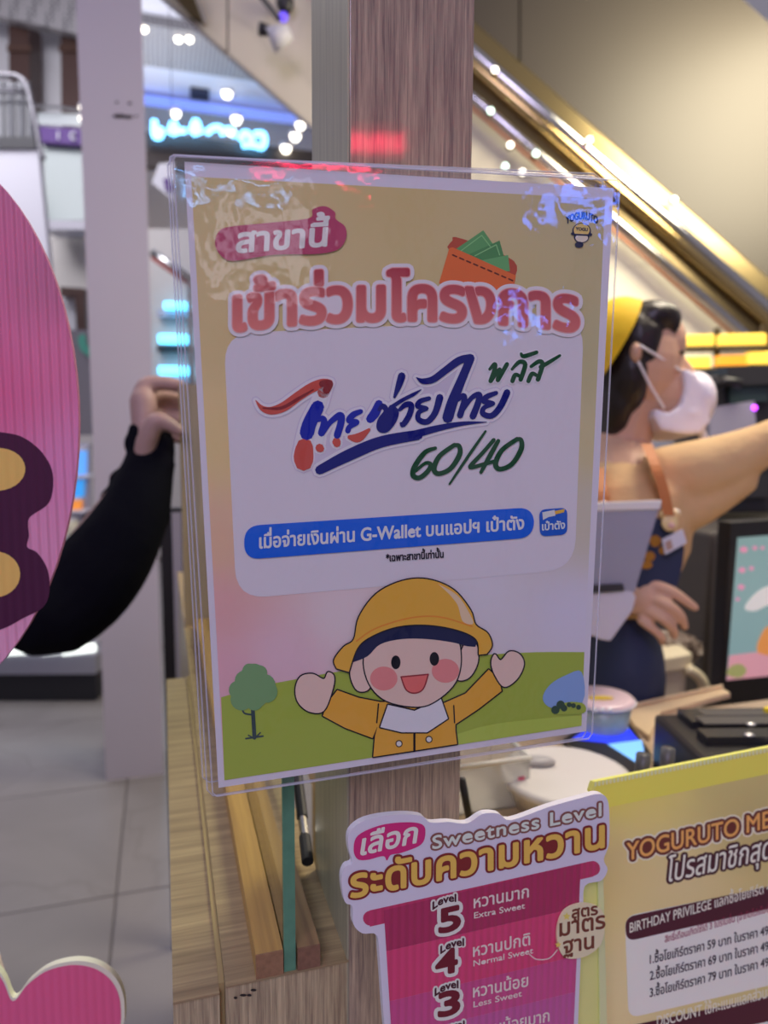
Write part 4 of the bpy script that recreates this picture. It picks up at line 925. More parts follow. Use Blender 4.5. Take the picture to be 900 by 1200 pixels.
Y('slogan_outline', Ink().text('โปรสมาชิกสุดคุ้ม', x5(330, 595), x5(880, 468), 21, 20, bold=6.4, ital=.1), 2, (62, 34, 44))
Y('slogan_words', Ink().text('โปรสมาชิกสุดคุ้ม', x5(330, 595), x5(880, 468), 21, 20, bold=.6, ital=.1), 3, (214, 204, 214))
pk = Ink(); pk.rrect([x5(152, 740), x5(1500, 470), x5(1520, 860), x5(168, 1175)], 14)
Y('white_box', pk, 2, (188, 180, 196))
pk = Ink(); pk.rrect([x5(152, 745), x5(1500, 455), x5(1500, 540), x5(158, 848)], 12)
Y('box_header', pk, 3, (66, 32, 46))
Y('header_words', Ink().text('BIRTHDAY PRIVILEGE แลกซื้อโยเกิร์ต 49', x5(172, 810), x5(790, 628), 9.3, 9, bold=.25), 4, (206, 196, 206))
Y('limit_words', Ink().text('สิทธิ์เดือนเกิดใช้ได้ 3 โปรโมชั่น (จำกัดโปรโมชั่น', x5(322, 852), x5(780, 716), 6.2, 6, bold=.15), 4, (120, 40, 70))
for k, (pr, y0, y1) in enumerate((('59', 942, 800), ('69', 1012, 866), ('79', 1084, 934))):
    Y('price_line', Ink().text('%d.ซื้อโยเกิร์ตราคา %s บาท ในราคา 49 บาท' % (k+1, pr), x5(258, y0), x5(830, y1), 8.2, 8, bold=.35), 4, (34, 26, 40))
pk = Ink(); pk.rrect([x5(100, 1222), x5(1500, 925), x5(1520, 1030), x5(110, 1325)], 12)
Y('box_header', pk, 3, (66, 32, 46))
Y('header_words', Ink().text('DISCOUNT ใช้คะแนนแลกส่วนลด', x5(288, 1212), x5(800, 1075), 10.5, 10, bold=.3), 4, (206, 196, 206))
pk = Ink(); pk.rrect([x5(100, 1300), x5(1500, 1010), x5(1520, min(1400, yb1-40)), x5(110, min(1690, yb0-40))], 12)
Y('white_box', pk, 2, (188, 180, 196))
# ================================================================== PEOPLE
SKIN = mat('skin_warm', (.62, .38, .25), .5, noise=.06, nscale=30); SKIN2 = mat('skin_hand', (.42, .27, .23), .5, noise=.08, nscale=40)
def pxr(r_, d): return r_*d/F
def limb(mb, pts, seg=12):
    """tapered limb through (x, y, depth, radius in pixels)"""
    P_ = crv(pts, 4); mb.tube([U(x, y, d) for x, y, d, r_ in P_], [pxr(r_, d) for x, y, d, r_ in P_], seg)
    for x, y, d, r_ in (pts[0], pts[-1]): mb.ball(U(x, y, d), [pxr(r_, d)]*3, 12, 8)
    return mb
def blobp(mb, x, y, d, a, b, c, seg=18): return mb.ball(U(x, y, d), (pxr(a, d), pxr(b, d), c), seg, 12)
def cut(o, co_, no_):
    """keep the side of a plane that its normal points to (world space)"""
    bm = bmesh.new(); bm.from_mesh(o.data); b = WL[o.name]
    bmesh.ops.bisect_plane(bm, geom=bm.verts[:]+bm.edges[:]+bm.faces[:], plane_co=Vector(co_)-b, plane_no=no_, clear_inner=True)
    bm.to_mesh(o.data); bm.free()
def pixcut(o, p1, p2):
    """cut by the plane through the camera-side line p1-p2, keeping what lies left of p1 -> p2 in the picture"""
    a, b = U(p1[0], p1[1], 1.2), U(p2[0], p2[1], 1.2); n = (b-a).cross(fw).normalized(); cut(o, a, -n)

# ---- customer in black, mostly out of frame, one hand on the wooden board
cu = thing('person', 'person in black long sleeves holding the wooden board with one hand', 'person', tuple(Vector((U(-260, 700, 1.1).x, U(-260, 700, 1.1).y, 0))))
b = MB()
base = WL[cu.name]; R_ = rt.normalized(); G = Vector((fw.x, fw.y, 0)).normalized()
def at(dx, dz, dy=0): return Vector((base.x, base.y, 0)) + R_*dx + G*dy + Vector((0, 0, dz))
b.ball(at(.02, 1.58), (.085, .115, .095), 20, 14, (R_, Vector((0, 0, 1)), G)); b.ball(at(.055, 1.52), (.055, .06, .06), 14, 10); b.ball(at(.112, 1.55), (.016, .02, .014), 8, 6)
b.tube([at(0, 1.36), at(.01, 1.5)], [.06, .05], 12)
for s_ in (-1, 1): b.ball(at(.0, 1.57, s_*.093), (.022, .032, .012), 8, 6)
b.ball(at(0, 1.22), (.13, .22, .19), 20, 14); b.ball(at(0, .98), (.125, .18, .17), 20, 14)
for s_ in (-1, 1):
    b.tube([at(0, .95, s_*.09), at(.02, .5, s_*.1), at(0, .08, s_*.1)], [.085, .06, .045], 12); b.ball(at(.06, .045, s_*.1), (.125, .045, .045), 12, 8)
b.tube([at(-.02, 1.33, -.17), at(-.05, 1.05, -.24), at(.05, .85, -.26)], [.05, .04, .03], 10); b.ball(at(.06, .81, -.26), (.032, .045, .018), 12, 8)
for k in range(4): b.tube([at(.036+k*.017, .785, -.262), at(.042+k*.017, .745, -.258), at(.040+k*.016, .712+abs(k-1.4)*.007, -.248)], [.0095, .009, .007], 8)
b.tube([at(.085, .815, -.25), at(.106, .785, -.238), at(.108, .755, -.232)], [.011, .0095, .0075], 8)
limb(b, [(-150, 500, 1.06, 40), (-60, 600, 1.05, 38), (55, 712, 1.06, 34), (110, 640, 1.09, 30), (168, 548, 1.118, 18), (170, 515, 1.125, 17)])
# the gripping hand: palm, thumb in front, fingers over and behind the board
limb(b, [(170, 535, 1.12, 17), (170, 503, 1.125, 16), (168, 470, 1.13, 16)], 12)
limb(b, [(168, 540, 1.105, 13), (173, 515, 1.095, 13), (183, 494, 1.09, 11.5), (197, 497, 1.092, 9.5), (210, 505, 1.096, 7.5)], 10)
limb(b, [(164, 470, 1.13, 11), (170, 452, 1.135, 10), (188, 449, 1.142, 9.2), (210, 452, 1.148, 8.5)], 10)
limb(b, [(165, 482, 1.15, 10.5), (172, 468, 1.165, 10), (192, 466, 1.182, 9.5), (216, 472, 1.187, 8.5)], 10)
limb(b, [(166, 498, 1.152, 10), (174, 488, 1.17, 9.6), (194, 487, 1.185, 9), (216, 494, 1.19, 8)], 10)
limb(b, [(167, 514, 1.15, 9.5), (176, 508, 1.17, 8.6), (194, 508, 1.183, 8), (210, 514, 1.187, 7)], 10)
b.build('body', SKIN2, cu, remesh=.0045, rsmooth=3)
NB = mat('black_cloth', (.0035, .0035, .007), .9, bump=.5, bscale=16, spec=.12)
t = MB()
limb(t, [(-150, 492, 1.06, 66), (-60, 590, 1.05, 62), (40, 706, 1.06, 58), (86, 698, 1.08, 56), (126, 656, 1.09, 51), (156, 604, 1.10, 41), (171, 560, 1.115, 32), (180, 520, 1.13, 25)], 16)
for x, y, r_ in ((140, 562, 13), (131, 585, 15), (112, 612, 17), (190, 590, 12), (192, 606, 10), (84, 650, 18), (192, 520, 13), (190, 545, 16), (158, 520, 14), (160, 505, 11)): t.ball(U(x, y, 1.115), [pxr(r_, 1.11)]*3, 10, 8)
t.ball(at(0, 1.22), (.15, .24, .215), 20, 14); t.ball(at(0, 1.0), (.15, .2, .2), 20, 14)
t.tube([at(-.02, 1.33, -.17), at(-.05, 1.05, -.24), at(.05, .87, -.26)], [.07, .06, .045], 12)
t.build('black_top', NB, cu, remesh=.006, rsmooth=4)
t = MB()
t.ball(at(0, .93), (.145, .12, .19), 20, 14)
for s_ in (-1, 1): t.tube([at(0, .95, s_*.09), at(.02, .5, s_*.1), at(0, .1, s_*.1)], [.1, .075, .065], 12)
t.build('trousers', mat('dark_trousers', (.02, .02, .03), .8), cu, remesh=.012, rsmooth=3)
MB().ball(at(-.015, 1.62), (.10, .105, .108), 20, 14, (R_, Vector((0, 0, 1)), G)).build('hair', mat('black_hair', (.012, .010, .010), .4, bump=.4, bscale=80), cu, smooth=True)
for s_ in (-1, 1): MB().ball(at(.098, 1.582, s_*.033), (.008, .007, .012), 8, 6).build('eye', mat('eye_dark', (.02, .015, .015), .2), cu, smooth=True)
MB().ball(at(.103, 1.505), (.008, .007, .024), 10, 6).build('mouth', mat('lips', (.35, .13, .12), .5), cu, smooth=True)

# ---- shop worker facing right: yellow head cloth, white mask, tan shirt, navy apron
wk = thing('person', 'shop worker in tan shirt, yellow head cloth and white mask behind the counter', 'person', (U(735, 800, 1.3).x, U(735, 800, 1.3).y, 0))
b = MB(); D = 1.27
blobp(b, 750, 425, D, 47, 60, .075); blobp(b, 776, 460, D, 30, 40, .055); blobp(b, 782, 405, D, 17, 34, .055); blobp(b, 790, 488, D, 16, 16, .035)
limb(b, [(796, 418, D, 5), (806, 436, D, 8)], 8)                                     # nose
blobp(b, 745, 413, D-.078, 7, 12, .012)                                               # near ear
blobp(b, 745, 413, D+.078, 7, 12, .012)
limb(b, [(742, 470, D, 32), (732, 510, D+.01, 31), (722, 548, D+.02, 40)])
blobp(b, 722, 600, 1.30, 66, 90, .16); blobp(b, 706, 715, 1.31, 44, 110, .14)
blobp(b, 775, 566, 1.19, 30, 30, .05)
limb(b, [(784, 562, 1.19, 26), (830, 552, 1.165, 24), (905, 516, 1.13, 19), (1000, 478, 1.10, 22), (1040, 470, 1.09, 20)])
blobp(b, 1062, 468, 1.09, 26, 22, .016)
for k in range(4): limb(b, [(1078, 455+k*9, 1.085+k*.004, 6.5), (1100, 452+k*9, 1.08+k*.004, 6), (1112, 460+k*9, 1.085, 5.5)], 8)
limb(b, [(1055, 455, 1.08, 8), (1070, 440, 1.07, 7), (1084, 438, 1.07, 6)], 8)
limb(b, [(720, 570, 1.43, 38), (655, 650, 1.36, 33), (640, 700, 1.26, 30), (700, 704, 1.17, 22), (738, 700, 1.13, 19)])
# the hand in front of the apron
blobp(b, 757, 702, 1.115, 20, 21, .018); blobp(b, 747, 702, 1.12, 16, 19, .018)
limb(b, [(766, 686, 1.11, 7.6), (784, 692, 1.10, 7.2), (800, 702, 1.098, 6.6), (814, 712, 1.10, 5)], 10)
limb(b, [(766, 702, 1.105, 7.4), (784, 710, 1.09, 7), (797, 722, 1.094, 6.4), (802, 734, 1.105, 5)], 10)
limb(b, [(760, 716, 1.105, 7), (777, 725, 1.09, 6.6), (788, 736, 1.094, 6), (790, 745, 1.105, 4.8)], 10)
limb(b, [(752, 727, 1.108, 6.2), (765, 737, 1.098, 5.8), (774, 746, 1.10, 5.2), (776, 752, 1.108, 4.2)], 10)
limb(b, [(766, 688, 1.13, 7), (778, 680, 1.14, 7), (786, 671, 1.145, 6), (787, 660, 1.15, 4.6)], 10)
gz = Vector((0, 0, 1))
for s_ in (-1, 1):
    hp = U(720, 800, 1.31); hp = Vector((hp.x, hp.y, .82)) + G*s_*.08; b.tube([hp, hp+Vector((0, 0, -.4)), Vector((hp.x, hp.y, .08))], [.085, .06, .045], 12); b.ball(Vector((hp.x, hp.y, .045))+R_*.05, (.12, .045, .045), 12, 8)
b.build('body', SKIN, wk, remesh=.0032, rsmooth=2)
# shirt
TAN = mat('tan_cloth', (.66, .44, .21), .8, noise=.06, nscale=12, bump=.9, bscale=13)
t = MB(); blobp(t, 720, 618, 1.29, 78, 92, .185); blobp(t, 706, 705, 1.31, 50, 80, .16); blobp(t, 772, 584, 1.185, 34, 34, .06); blobp(t, 700, 575, 1.42, 44, 36, .06); blobp(t, 728, 568, 1.28, 46, 26, .13)
limb(t, [(782, 562, 1.19, 40), (820, 553, 1.165, 39), (860, 537, 1.145, 32), (900, 518, 1.13, 25), (935, 503, 1.12, 25)], 16)
limb(t, [(786, 596, 1.18, 34), (820, 588, 1.165, 28), (868, 562, 1.145, 20)], 12); limb(t, [(780, 600, 1.18, 30), (788, 640, 1.19, 22)], 12)
limb(t, [(720, 570, 1.43, 50), (668, 640, 1.37, 48)], 14)
sh = t.build('shirt', TAN, wk, remesh=.006, rsmooth=5)
for pts in ([(706, 545), (722, 562), (748, 575), (768, 566)], [(708, 565), (735, 588), (765, 596), (778, 592)], [(800, 540), (806, 575), (800, 610)], [(822, 520), (832, 556), (826, 590)], [(790, 530), (794, 560), (790, 590)]):
    pass
# apron bib, skirt and straps
NAVY = mat('navy_apron', (.022, .032, .075), .7, bump=.2, bscale=30)
t = MB().prism([U(x, y, 1.105) for x, y in [(770, 606), (786, 612), (794, 634), (803, 640), (801, 662), (794, 690), (776, 706), (752, 706), (745, 680), (752, 640)]], fw*.10)
ab_ = t.build('apron_bib', NAVY, wk, bevel=.004)
t = MB(); blobp(t, 706, 778, 1.29, 58, 100, .185); t.build('apron_skirt', NAVY, wk, smooth=True)
ORN = mat('strap_leather', (.50, .17, .045), .6)
for pts in ([(758, 520, 1.155), (768, 545, 1.118), (777, 572, 1.108), (784, 604, 1.104)], [(701, 548, 1.16), (706, 575, 1.125), (710, 600, 1.115)]):
    P_ = crv(pts, 4); vs = []; fs = []
    for k, (x, y, d) in enumerate(P_):
        for s_, dd in ((-6.5, -.012), (6.5, -.012), (6.5, .03), (-6.5, .03)): vs.append(U(x+s_, y, d+dd-.006))
    for k in range(len(P_)-1):
        for j in range(4): fs.append([k*4+j, k*4+(j+1) % 4, k*4+4+(j+1) % 4, k*4+4+j])
    fs += [[0, 1, 2, 3], [len(vs)-1, len(vs)-2, len(vs)-3, len(vs)-4]]
    as_ = MB().add(vs, fs).build('apron_strap', ORN, wk)
for x, y in ((781, 595), (792, 601), (708, 592)): MB().ball(U(x, y, 1.094), [pxr(5, 1.1)]*3, 12, 8).build('strap_button', mat('ivory', (.82, .74, .62), .3), as_, smooth=True)
PRT = mat('apron_print', (.45, .20, .02), .7)
for x, y, a, c in ((768, 634, 7, 7), (761, 652, 7, 6), (757, 662, 8, 5), (776, 645, 4, 5)): MB().ball(U(x, y, 1.1048), (pxr(a, 1.1), pxr(c, 1.1), .0015), 12, 8).build('printed_motif', PRT, ab_, smooth=True)
# hair, head cloth, mask
HAIR = mat('dark_hair', (.018, .012, .010), .35, bump=.12, bscale=120)
t = MB(); blobp(t, 738, 406, D, 38, 48, .083); blobp(t, 728, 440, D, 30, 56, .08); blobp(t, 757, 380, D, 37, 25, .078); blobp(t, 716, 470, D+.01, 22, 50, .07)
limb(t, [(786, 370, D-.05, 5), (795, 377, D-.055, 4), (792, 388, D-.058, 3)], 8); limb(t, [(764, 388, D-.068, 10), (764, 410, D-.07, 7), (762, 430, D-.066, 3)], 10)
t.build('hair', HAIR, wk, remesh=.005, rsmooth=2)
YEL = mat('yellow_cloth', (.86, .56, .012), .75, bump=.3, bscale=25)
t = MB(); blobp(t, 728, 412, D, 56, 62, .092, 32); o = t.build('head_cloth', YEL, wk, smooth=True); pixcut(o, (762, 340), (708, 442))
t = MB(); t.prism([U(x, y, D-.062) for x, y in [(801, 432), (812, 434), (826, 450), (834, 472), (832, 496), (820, 509), (800, 509), (776, 504), (766, 488), (768, 478), (786, 484), (799, 474), (803, 455)]], fw*.124)
blobp(t, 812, 470, D, 20, 34, .068); blobp(t, 796, 490, D, 22, 17, .066); limb(t, [(820, 500, D-.03, 6), (826, 516, D-.03, 5)], 8)
fm_ = t.build('face_mask', mat('mask_white', (.80, .77, .82), .7, bump=.25, bscale=20), wk, remesh=.004, rsmooth=5)
for pts in ([(800, 436, D-.05), (775, 420, D-.072), (750, 405, D-.09)], [(778, 478, D-.06), (762, 452, D-.078), (748, 424, D-.09)]):
    MB().tube([U(*p) for p in crv(pts, 4)], .0022, 6).build('mask_strap', mat('mask_white', (.80, .77, .82), .7), fm_, smooth=True)
MB().ball(U(797, 414, D-.045), (pxr(4, D), pxr(2.6, D), .016), 10, 6).build('eye', mat('eye_dark', (.02, .015, .015), .2), wk, smooth=True)
MB().tube([U(x, y, D-.05) for x, y in crv([(784, 396), (792, 392), (799, 396)], 4)], .0024, 6).build('eyebrow', HAIR, wk, smooth=True)
# badge and name card pinned to the bib
t = thing('badge', 'round cream teddy badge pinned to the navy apron', 'badge', tuple(U(784, 616, 1.09)))
MB().ball(U(785, 612, 1.092), (pxr(10, 1.09), pxr(11, 1.09), .006), 18, 10).build('face', mat('badge_cream', (.80, .62, .30), .4), t, smooth=True)
for x in (778, 792): MB().ball(U(x, 602, 1.092), (pxr(5, 1.09), pxr(5, 1.09), .005), 12, 8).build('ear', mat('badge_cream', (.80, .62, .30), .4), t, smooth=True)
MB().ball(U(787, 616, 1.087), (pxr(4, 1.09), pxr(4, 1.09), .003), 12, 8).build('muzzle', mat('badge_pink', (.75, .45, .38), .4), t, smooth=True)
t = thing('name_card', 'tilted clear name card hanging below the badge', 'card', tuple(U(790, 640, 1.088)))
slab([(776, 632), (800, 620), (805, 636), (780, 650)], 1.088, .003).build('card', mat('card_clear', (.66, .66, .70), .2), t)
slab([(779, 636), (786, 632), (789, 642), (782, 646)], 1.0875, .001).build('print', mat('card_print', (.45, .30, .22), .5), t)
# ================================================================== THINGS INSIDE THE BOOTH
ZT = .95; CZ = .70
BLK = mat('black_plastic', (.018, .017, .018), .35, noise=.2, nscale=40); BLK2 = mat('black_satin', (.03, .03, .032), .25)
# counter behind the worker
t = thing('back_counter', 'dark cabinet standing behind the worker', 'cabinet', (U(900, 800, 1.75).x, U(900, 800, 1.75).y, 0))
c0 = WL[t.name]
MB().box((c0.x-.42, c0.y-.05, 0), (c0.x+.9, c0.y+.5, CZ-.02)).build('body', mat('cabinet_dark', (.06, .052, .048), .5), t)
MB().box((c0.x-.45, c0.y-.08, CZ-.02), (c0.x+.9, c0.y+.5, CZ)).build('worktop', mat('cabinet_top', (.32, .26, .20), .4), t)
t = thing('fridge', 'tall dark grey fridge behind the menu screen', 'fridge', tuple(on(850, 860, 2, CZ)))
MB().box((c0.x-.14, c0.y+.06, CZ), (c0.x+.75, c0.y+.46, 1.13)).build('body', mat('fridge_grey', (.085, .075, .068), .45, noise=.1, nscale=3), t, bevel=.01)
MB().box((c0.x-.13, c0.y+.05, CZ+.02), (c0.x+.3, c0.y+.06, 1.11)).build('door', mat('fridge_door', (.11, .098, .09), .4), t)
t = thing('drink_machine', 'dark drinks machine with violet light at the right edge', 'machine', tuple(U(870, 600, 1.95)))
vslab([(836, 440), (960, 436), (960, 600), (846, 602)], 1.95, .3).build('body', BLK, t, bevel=.008)
vslab([(852, 430), (960, 428), (960, 448), (852, 452)], 1.92, .3).build('head', BLK2, t)
vslab([(856, 452), (900, 450), (900, 470), (856, 473)], 1.935, .02).build('display', mat('display_green', (.03, .05, .05), .2), t)
vslab([(832, 478), (884, 470), (888, 524), (832, 528)], 1.90, .02).build('splash_plate', mat('splash_lilac', (.30, .29, .36), .3), t)
MB().ball(U(884, 478, 1.9), [pxr(3.2, 1.9)]*3, 10, 8).build('violet_light', mat('violet_led', (.5, .05, .9), .3, emit=(.55, .06, 1.0), es=4), t, smooth=True)
vslab([(860, 560), (900, 556), (900, 582), (862, 584)], 1.93, .02).build('drip_tray', BLK2, t)
MB().tube([U(836, 456, 1.9), U(850, 446, 1.88), U(868, 450, 1.88)], .012, 8).build('spout', BLK, t, smooth=True)
YLIT = mat('yellow_lit', (.9, .6, .05), .4, emit=(1.0, .66, .10), es=1.0); YLIT2 = mat('amber_lit', (.9, .4, .03), .4, emit=(1.0, .42, .03), es=.7)
for k, (x0, x1, y0, y1, m_, nm) in enumerate([(803, 838, 392, 407, YLIT, 'yellow lit sign, left one of the upper row behind the mask'), (845, 899, 391, 406, YLIT, 'long yellow lit sign, right one of the upper row'), (803, 834, 418, 433, YLIT, 'yellow lit sign, left one of the lower row behind the mask'), (841, 876, 416, 430, YLIT2, 'amber lit sign in the middle of the lower row'), (878, 930, 412, 428, YLIT, 'yellow lit sign at the right end of the lower row')]):
    t = thing('lit_sign', nm, 'sign', tuple(U((x0+x1)/2, y1, 2.6)), 'yellow lit signs above the drinks machine')
    vslab([(x0, y0), (x1, y0-1), (x1, y1-1), (x0, y1)], 2.6, .04).build('light_box', m_, t, bevel=.008)
    vslab([(x0-1, y1-1), (x1+1, y1-2), (x1+1, y1+1), (x0-1, y1+2)], 2.59, .06).build('frame', GOLDD, t)
t = thing('sign_rack', 'thin dark rack carrying the yellow lit signs', 'rack', tuple(U(860, 500, 2.68)))
MB().tube([U(840, 385, 2.67), U(840, 470, 2.67)], .012, 8).build('upright', GOLDD, t); MB().tube([U(896, 380, 2.67), U(896, 470, 2.67)], .012, 8).build('upright', GOLDD, t)
vslab([(798, 409), (935, 407), (935, 411), (798, 413)], 2.66, .02).build('crossbar', GOLDD, t); vslab([(798, 434), (935, 429), (935, 433), (798, 438)], 2.66, .02).build('crossbar', GOLDD, t)
# menu screen
t = thing('menu_screen', 'black framed menu screen with teal picture at the right edge', 'screen', tuple(on(880, 850, 2, CZ)))
mp_ = yawplane(880, 710, 1.42, 6, 0)
sheet(mp_, [(856, 612), (1010, 602), (1004, 812), (845, 826)], 0, .03).build('housing', BLK, t, bevel=.003)
SCR = mat('screen_teal', (.22, .36, .35), .3, emit=(.26, .42, .41), es=.5)
Ink().poly([(864, 630), (1002, 620), (997, 782), (851, 797)]).emit('picture', mp_, .0006, SCR, t)
pic_ = [c for c in t.children if c.name.startswith('picture')][0]
Ink().poly([(854, 768), (998, 750), (997, 782), (851, 797)]).emit('pink_ground', mp_, .0012, mat('screen_pink', (.7, .35, .40), .3, emit=(.70, .34, .38), es=.5), pic_)
Ink().blob([(872, 712), (886, 694), (905, 686), (940, 690), (940, 712), (905, 708), (884, 716)], 4).emit('white_shape', mp_, .0012, mat('screen_white', (.7, .7, .66), .3, emit=(.7, .68, .64), es=.5), pic_)
Ink().blob([(888, 765), (893, 740), (905, 732), (925, 735), (930, 765)], 4).emit('orange_shape', mp_, .0018, mat('screen_orange', (.75, .3, .08), .3, emit=(.75, .3, .08), es=.5), pic_)
Ink().blob([(851, 790), (856, 780), (868, 778), (874, 786), (866, 794)], 4).emit('green_shape', mp_, .0018, mat('screen_olive', (.4, .42, .15), .3, emit=(.4, .42, .15), es=.4), pic_)
for k, (x, y, r_) in enumerate([(871, 644, 4.5), (884, 642, 3), (869, 668, 4), (880, 666, 3), (868, 688, 4), (864, 702, 2.5), (893, 642, 2.5)]): Ink().ell(x, y, r_, r_*.8).emit('pink_mark', mp_, .0012, mat('screen_rose', (.75, .3, .45), .3, emit=(.75, .3, .45), es=.5), pic_)
mp2 = on(900, 820, 2, CZ)
MB().box((mp_.at(910, 815).x-.05, mp_.at(910, 815).y+.02, CZ), (mp_.at(910, 815).x+.05, mp_.at(910, 815).y+.06, mp_.at(910, 800).z)).build('stand', BLK, t)
# receipt printer / cash box
zt = 1.03
A_, B_, C_ = on(766, 836, 2, zt), on(826, 894, 2, zt), on(862, 812, 2, zt)
e1 = (B_-A_); e2 = (C_-A_); e2 = e2 - e1*(e2.dot(e1)/e1.dot(e1)); e2 = e2.normalized()*.22; e1 = e1.normalized()*max(e1.length, .12)
t = thing('cash_box', 'black cash box with labelled slots in front of the menu screen', 'cash box', tuple(Vector((A_.x, A_.y, ZT)) + (e1+e2)/2))
dn = Vector((0, 0, ZT-zt))
MB().hexa([A_, B_, B_+e2, A_+e2], [A_+dn, A_+e1+dn, A_+e1+e2+dn, A_+e2+dn]).build('body', BLK, t, bevel=.006)
def onbox(u_, v_, h=0): return A_ + e1*u_ + e2*v_ + Vector((0, 0, h))
def plate(name, u0, u1, v0, v1, h, m_, th=.004):
    MB().hexa([onbox(u0, v0, h), onbox(u1, v0, h), onbox(u1, v1, h), onbox(u0, v1, h)], [onbox(u0, v0, h-th), onbox(u1, v0, h-th), onbox(u1, v1, h-th), onbox(u0, v1, h-th)]).build(name, m_, t)
GREYL = mat('slot_grey', (.09, .085, .08), .3)
plate('raised_lid', .04, .34, .12, .98, .008, BLK2, .008); plate('label_strip', .08, .22, .22, .62, .0088, GREYL, .001); plate('label_strip', .26, .42, .16, .72, .0098, GREYL, .002)
plate('slot_bar', .50, .68, .10, .96, .009, BLK2, .009); plate('slot_gap', .45, .49, .12, .96, .001, mat('slot_dark', (.004, .004, .004), .6), .001)
plate('white_label', .74, .94, .42, .98, .001, mat('label_white', (.72, .70, .62), .5), .001)
for u_, v_ in ((.14, .60), (.33, .76)): MB().lathe(onbox(u_, v_, .009), [(0, .004), (.006, .004), (.007, 0)], 14).build('yellow_sticker', mat('sticker_yellow', (.80, .62, .02), .4), t)
for u_, v_ in ((.44, .40), (.66, .32)): MB().ball(onbox(u_, v_, .010), (.006, .002, .004), 10, 6, (e2.normalized(), Vector((0, 0, 1)), e1.normalized())).build('key', mat('key_silver', (.75, .74, .7), .25, .6), t, smooth=True)
# pale wooden board behind the cash box
t = thing('wooden_tray', 'pale wooden tray lying between cup and cash box', 'tray', tuple(on(790, 830, 2, ZT)))
lp = [on(x, y, 2, ZT+.008) for x, y in [(733, 831), (846, 806), (856, 812), (775, 834), (761, 862), (744, 850)]]
MB().prism(lp, (0, 0, -.008)).build('board', mat('pale_wood', (.74, .56, .33), .5, noise=.08, nscale=30), t)
MB().tube([lp[0]+Vector((0, 0, .003)), lp[1]+Vector((0, 0, .003))], .003, 6).build('rim', mat('pale_wood', (.66, .48, .28), .5), t)
# yogurt cup
cc = on(704, 862, 2, ZT); t = thing('yogurt_cup', 'yogurt cup with pink printed lid beside the poster corner', 'cup', tuple(cc))
MB().lathe(cc, [(0, 0), (.031, 0), (.033, .004), (.0405, .052), (.039, .052), (.032, .006), (0, .006)], 32).build('cup_wall', mat('cup_teal', (.42, .54, .50), .25, noise=.25, nscale=45), t, smooth=True)
MB().lathe(cc, [(.0425, .05), (.0432, .054), (.0415, .0565), (.03, .0575), (0, .058)], 32).build('lid', mat('lid_pink', (.80, .62, .64), .3), t, smooth=True)
MB().lathe(cc, [(.041, .0485), (.0455, .0515), (.0455, .053), (.041, .0545)], 32).build('rim', mat('lid_rim', (.75, .72, .74), .25), t, smooth=True)
MB().ball(cc+Vector((-.008, -.008, .058)), (.018, .0022, .009), 14, 8).build('lid_print', mat('lid_yellow', (.82, .60, .05), .4), t, smooth=True)
for k in range(3): MB().ball(U(697+k*9, 832, 0.958), (pxr(3.4, .96), pxr(3, .96), .004), 10, 6).build('cup_print', mat('cup_white', (.85, .85, .85), .4), t, smooth=True)
# smartphone / payment terminal lying on the counter
t = thing('smartphone', 'smartphone with glowing blue screen lying beside the cup', 'smartphone', tuple(on(722, 875, 2, ZT)))
zz = ZT+.014
lp = [on(x, y, 2, zz) for x, y in [(660, 866), (684, 850), (737, 846), (764, 884), (752, 905), (720, 915)]]
MB().prism(lp, (0, 0, -.014)).build('body', BLK, t)
lp = [on(x, y, 2, zz+.0006) for x, y in [(670, 866), (688, 853), (734, 850), (752, 872), (738, 876), (708, 870)]]
MB().prism(lp, (0, 0, -.0004)).build('screen', mat('phone_blue', (.02, .03, .8), .2, emit=(.03, .06, .9), es=1.0), t)
lp = [on(x, y, 2, zz+.0008) for x, y in [(712, 872), (752, 867), (756, 886), (748, 895)]]
MB().prism(lp, (0, 0, -.0004)).build('screen_panel', mat('phone_sky', (.2, .5, .95), .2, emit=(.18, .45, .9), es=.8), t)
lp = [on(x, y, 2, zz+.0008) for x, y in [(690, 852), (734, 849), (737, 854), (688, 858)]]
MB().prism(lp, (0, 0, -.0004)).build('screen_bar', mat('phone_sky', (.2, .5, .95), .2), t)
# two dark marker pens standing in a cup behind the gold sign
for k, (x, y, nm) in enumerate([(752, 884, 'shorter dark marker standing behind the gold sign, beside the smartphone'), (781, 877, 'taller dark marker standing behind the gold sign, before the cash box')]):
    top = U(x+2, y, .66); bt = Vector((top.x-.004, top.y, ZT)); t = thing('marker_pen', nm, 'marker', tuple(bt), 'dark markers behind the gold sign')
    MB().tube([bt, bt.lerp(top, .75)], .0058, 14).build('barrel', BLK2, t, smooth=True); MB().tube([bt.lerp(top, .76), top], .0064, 14).build('cap', mat('marker_cap', (.10, .10, .10), .35), t, smooth=True)
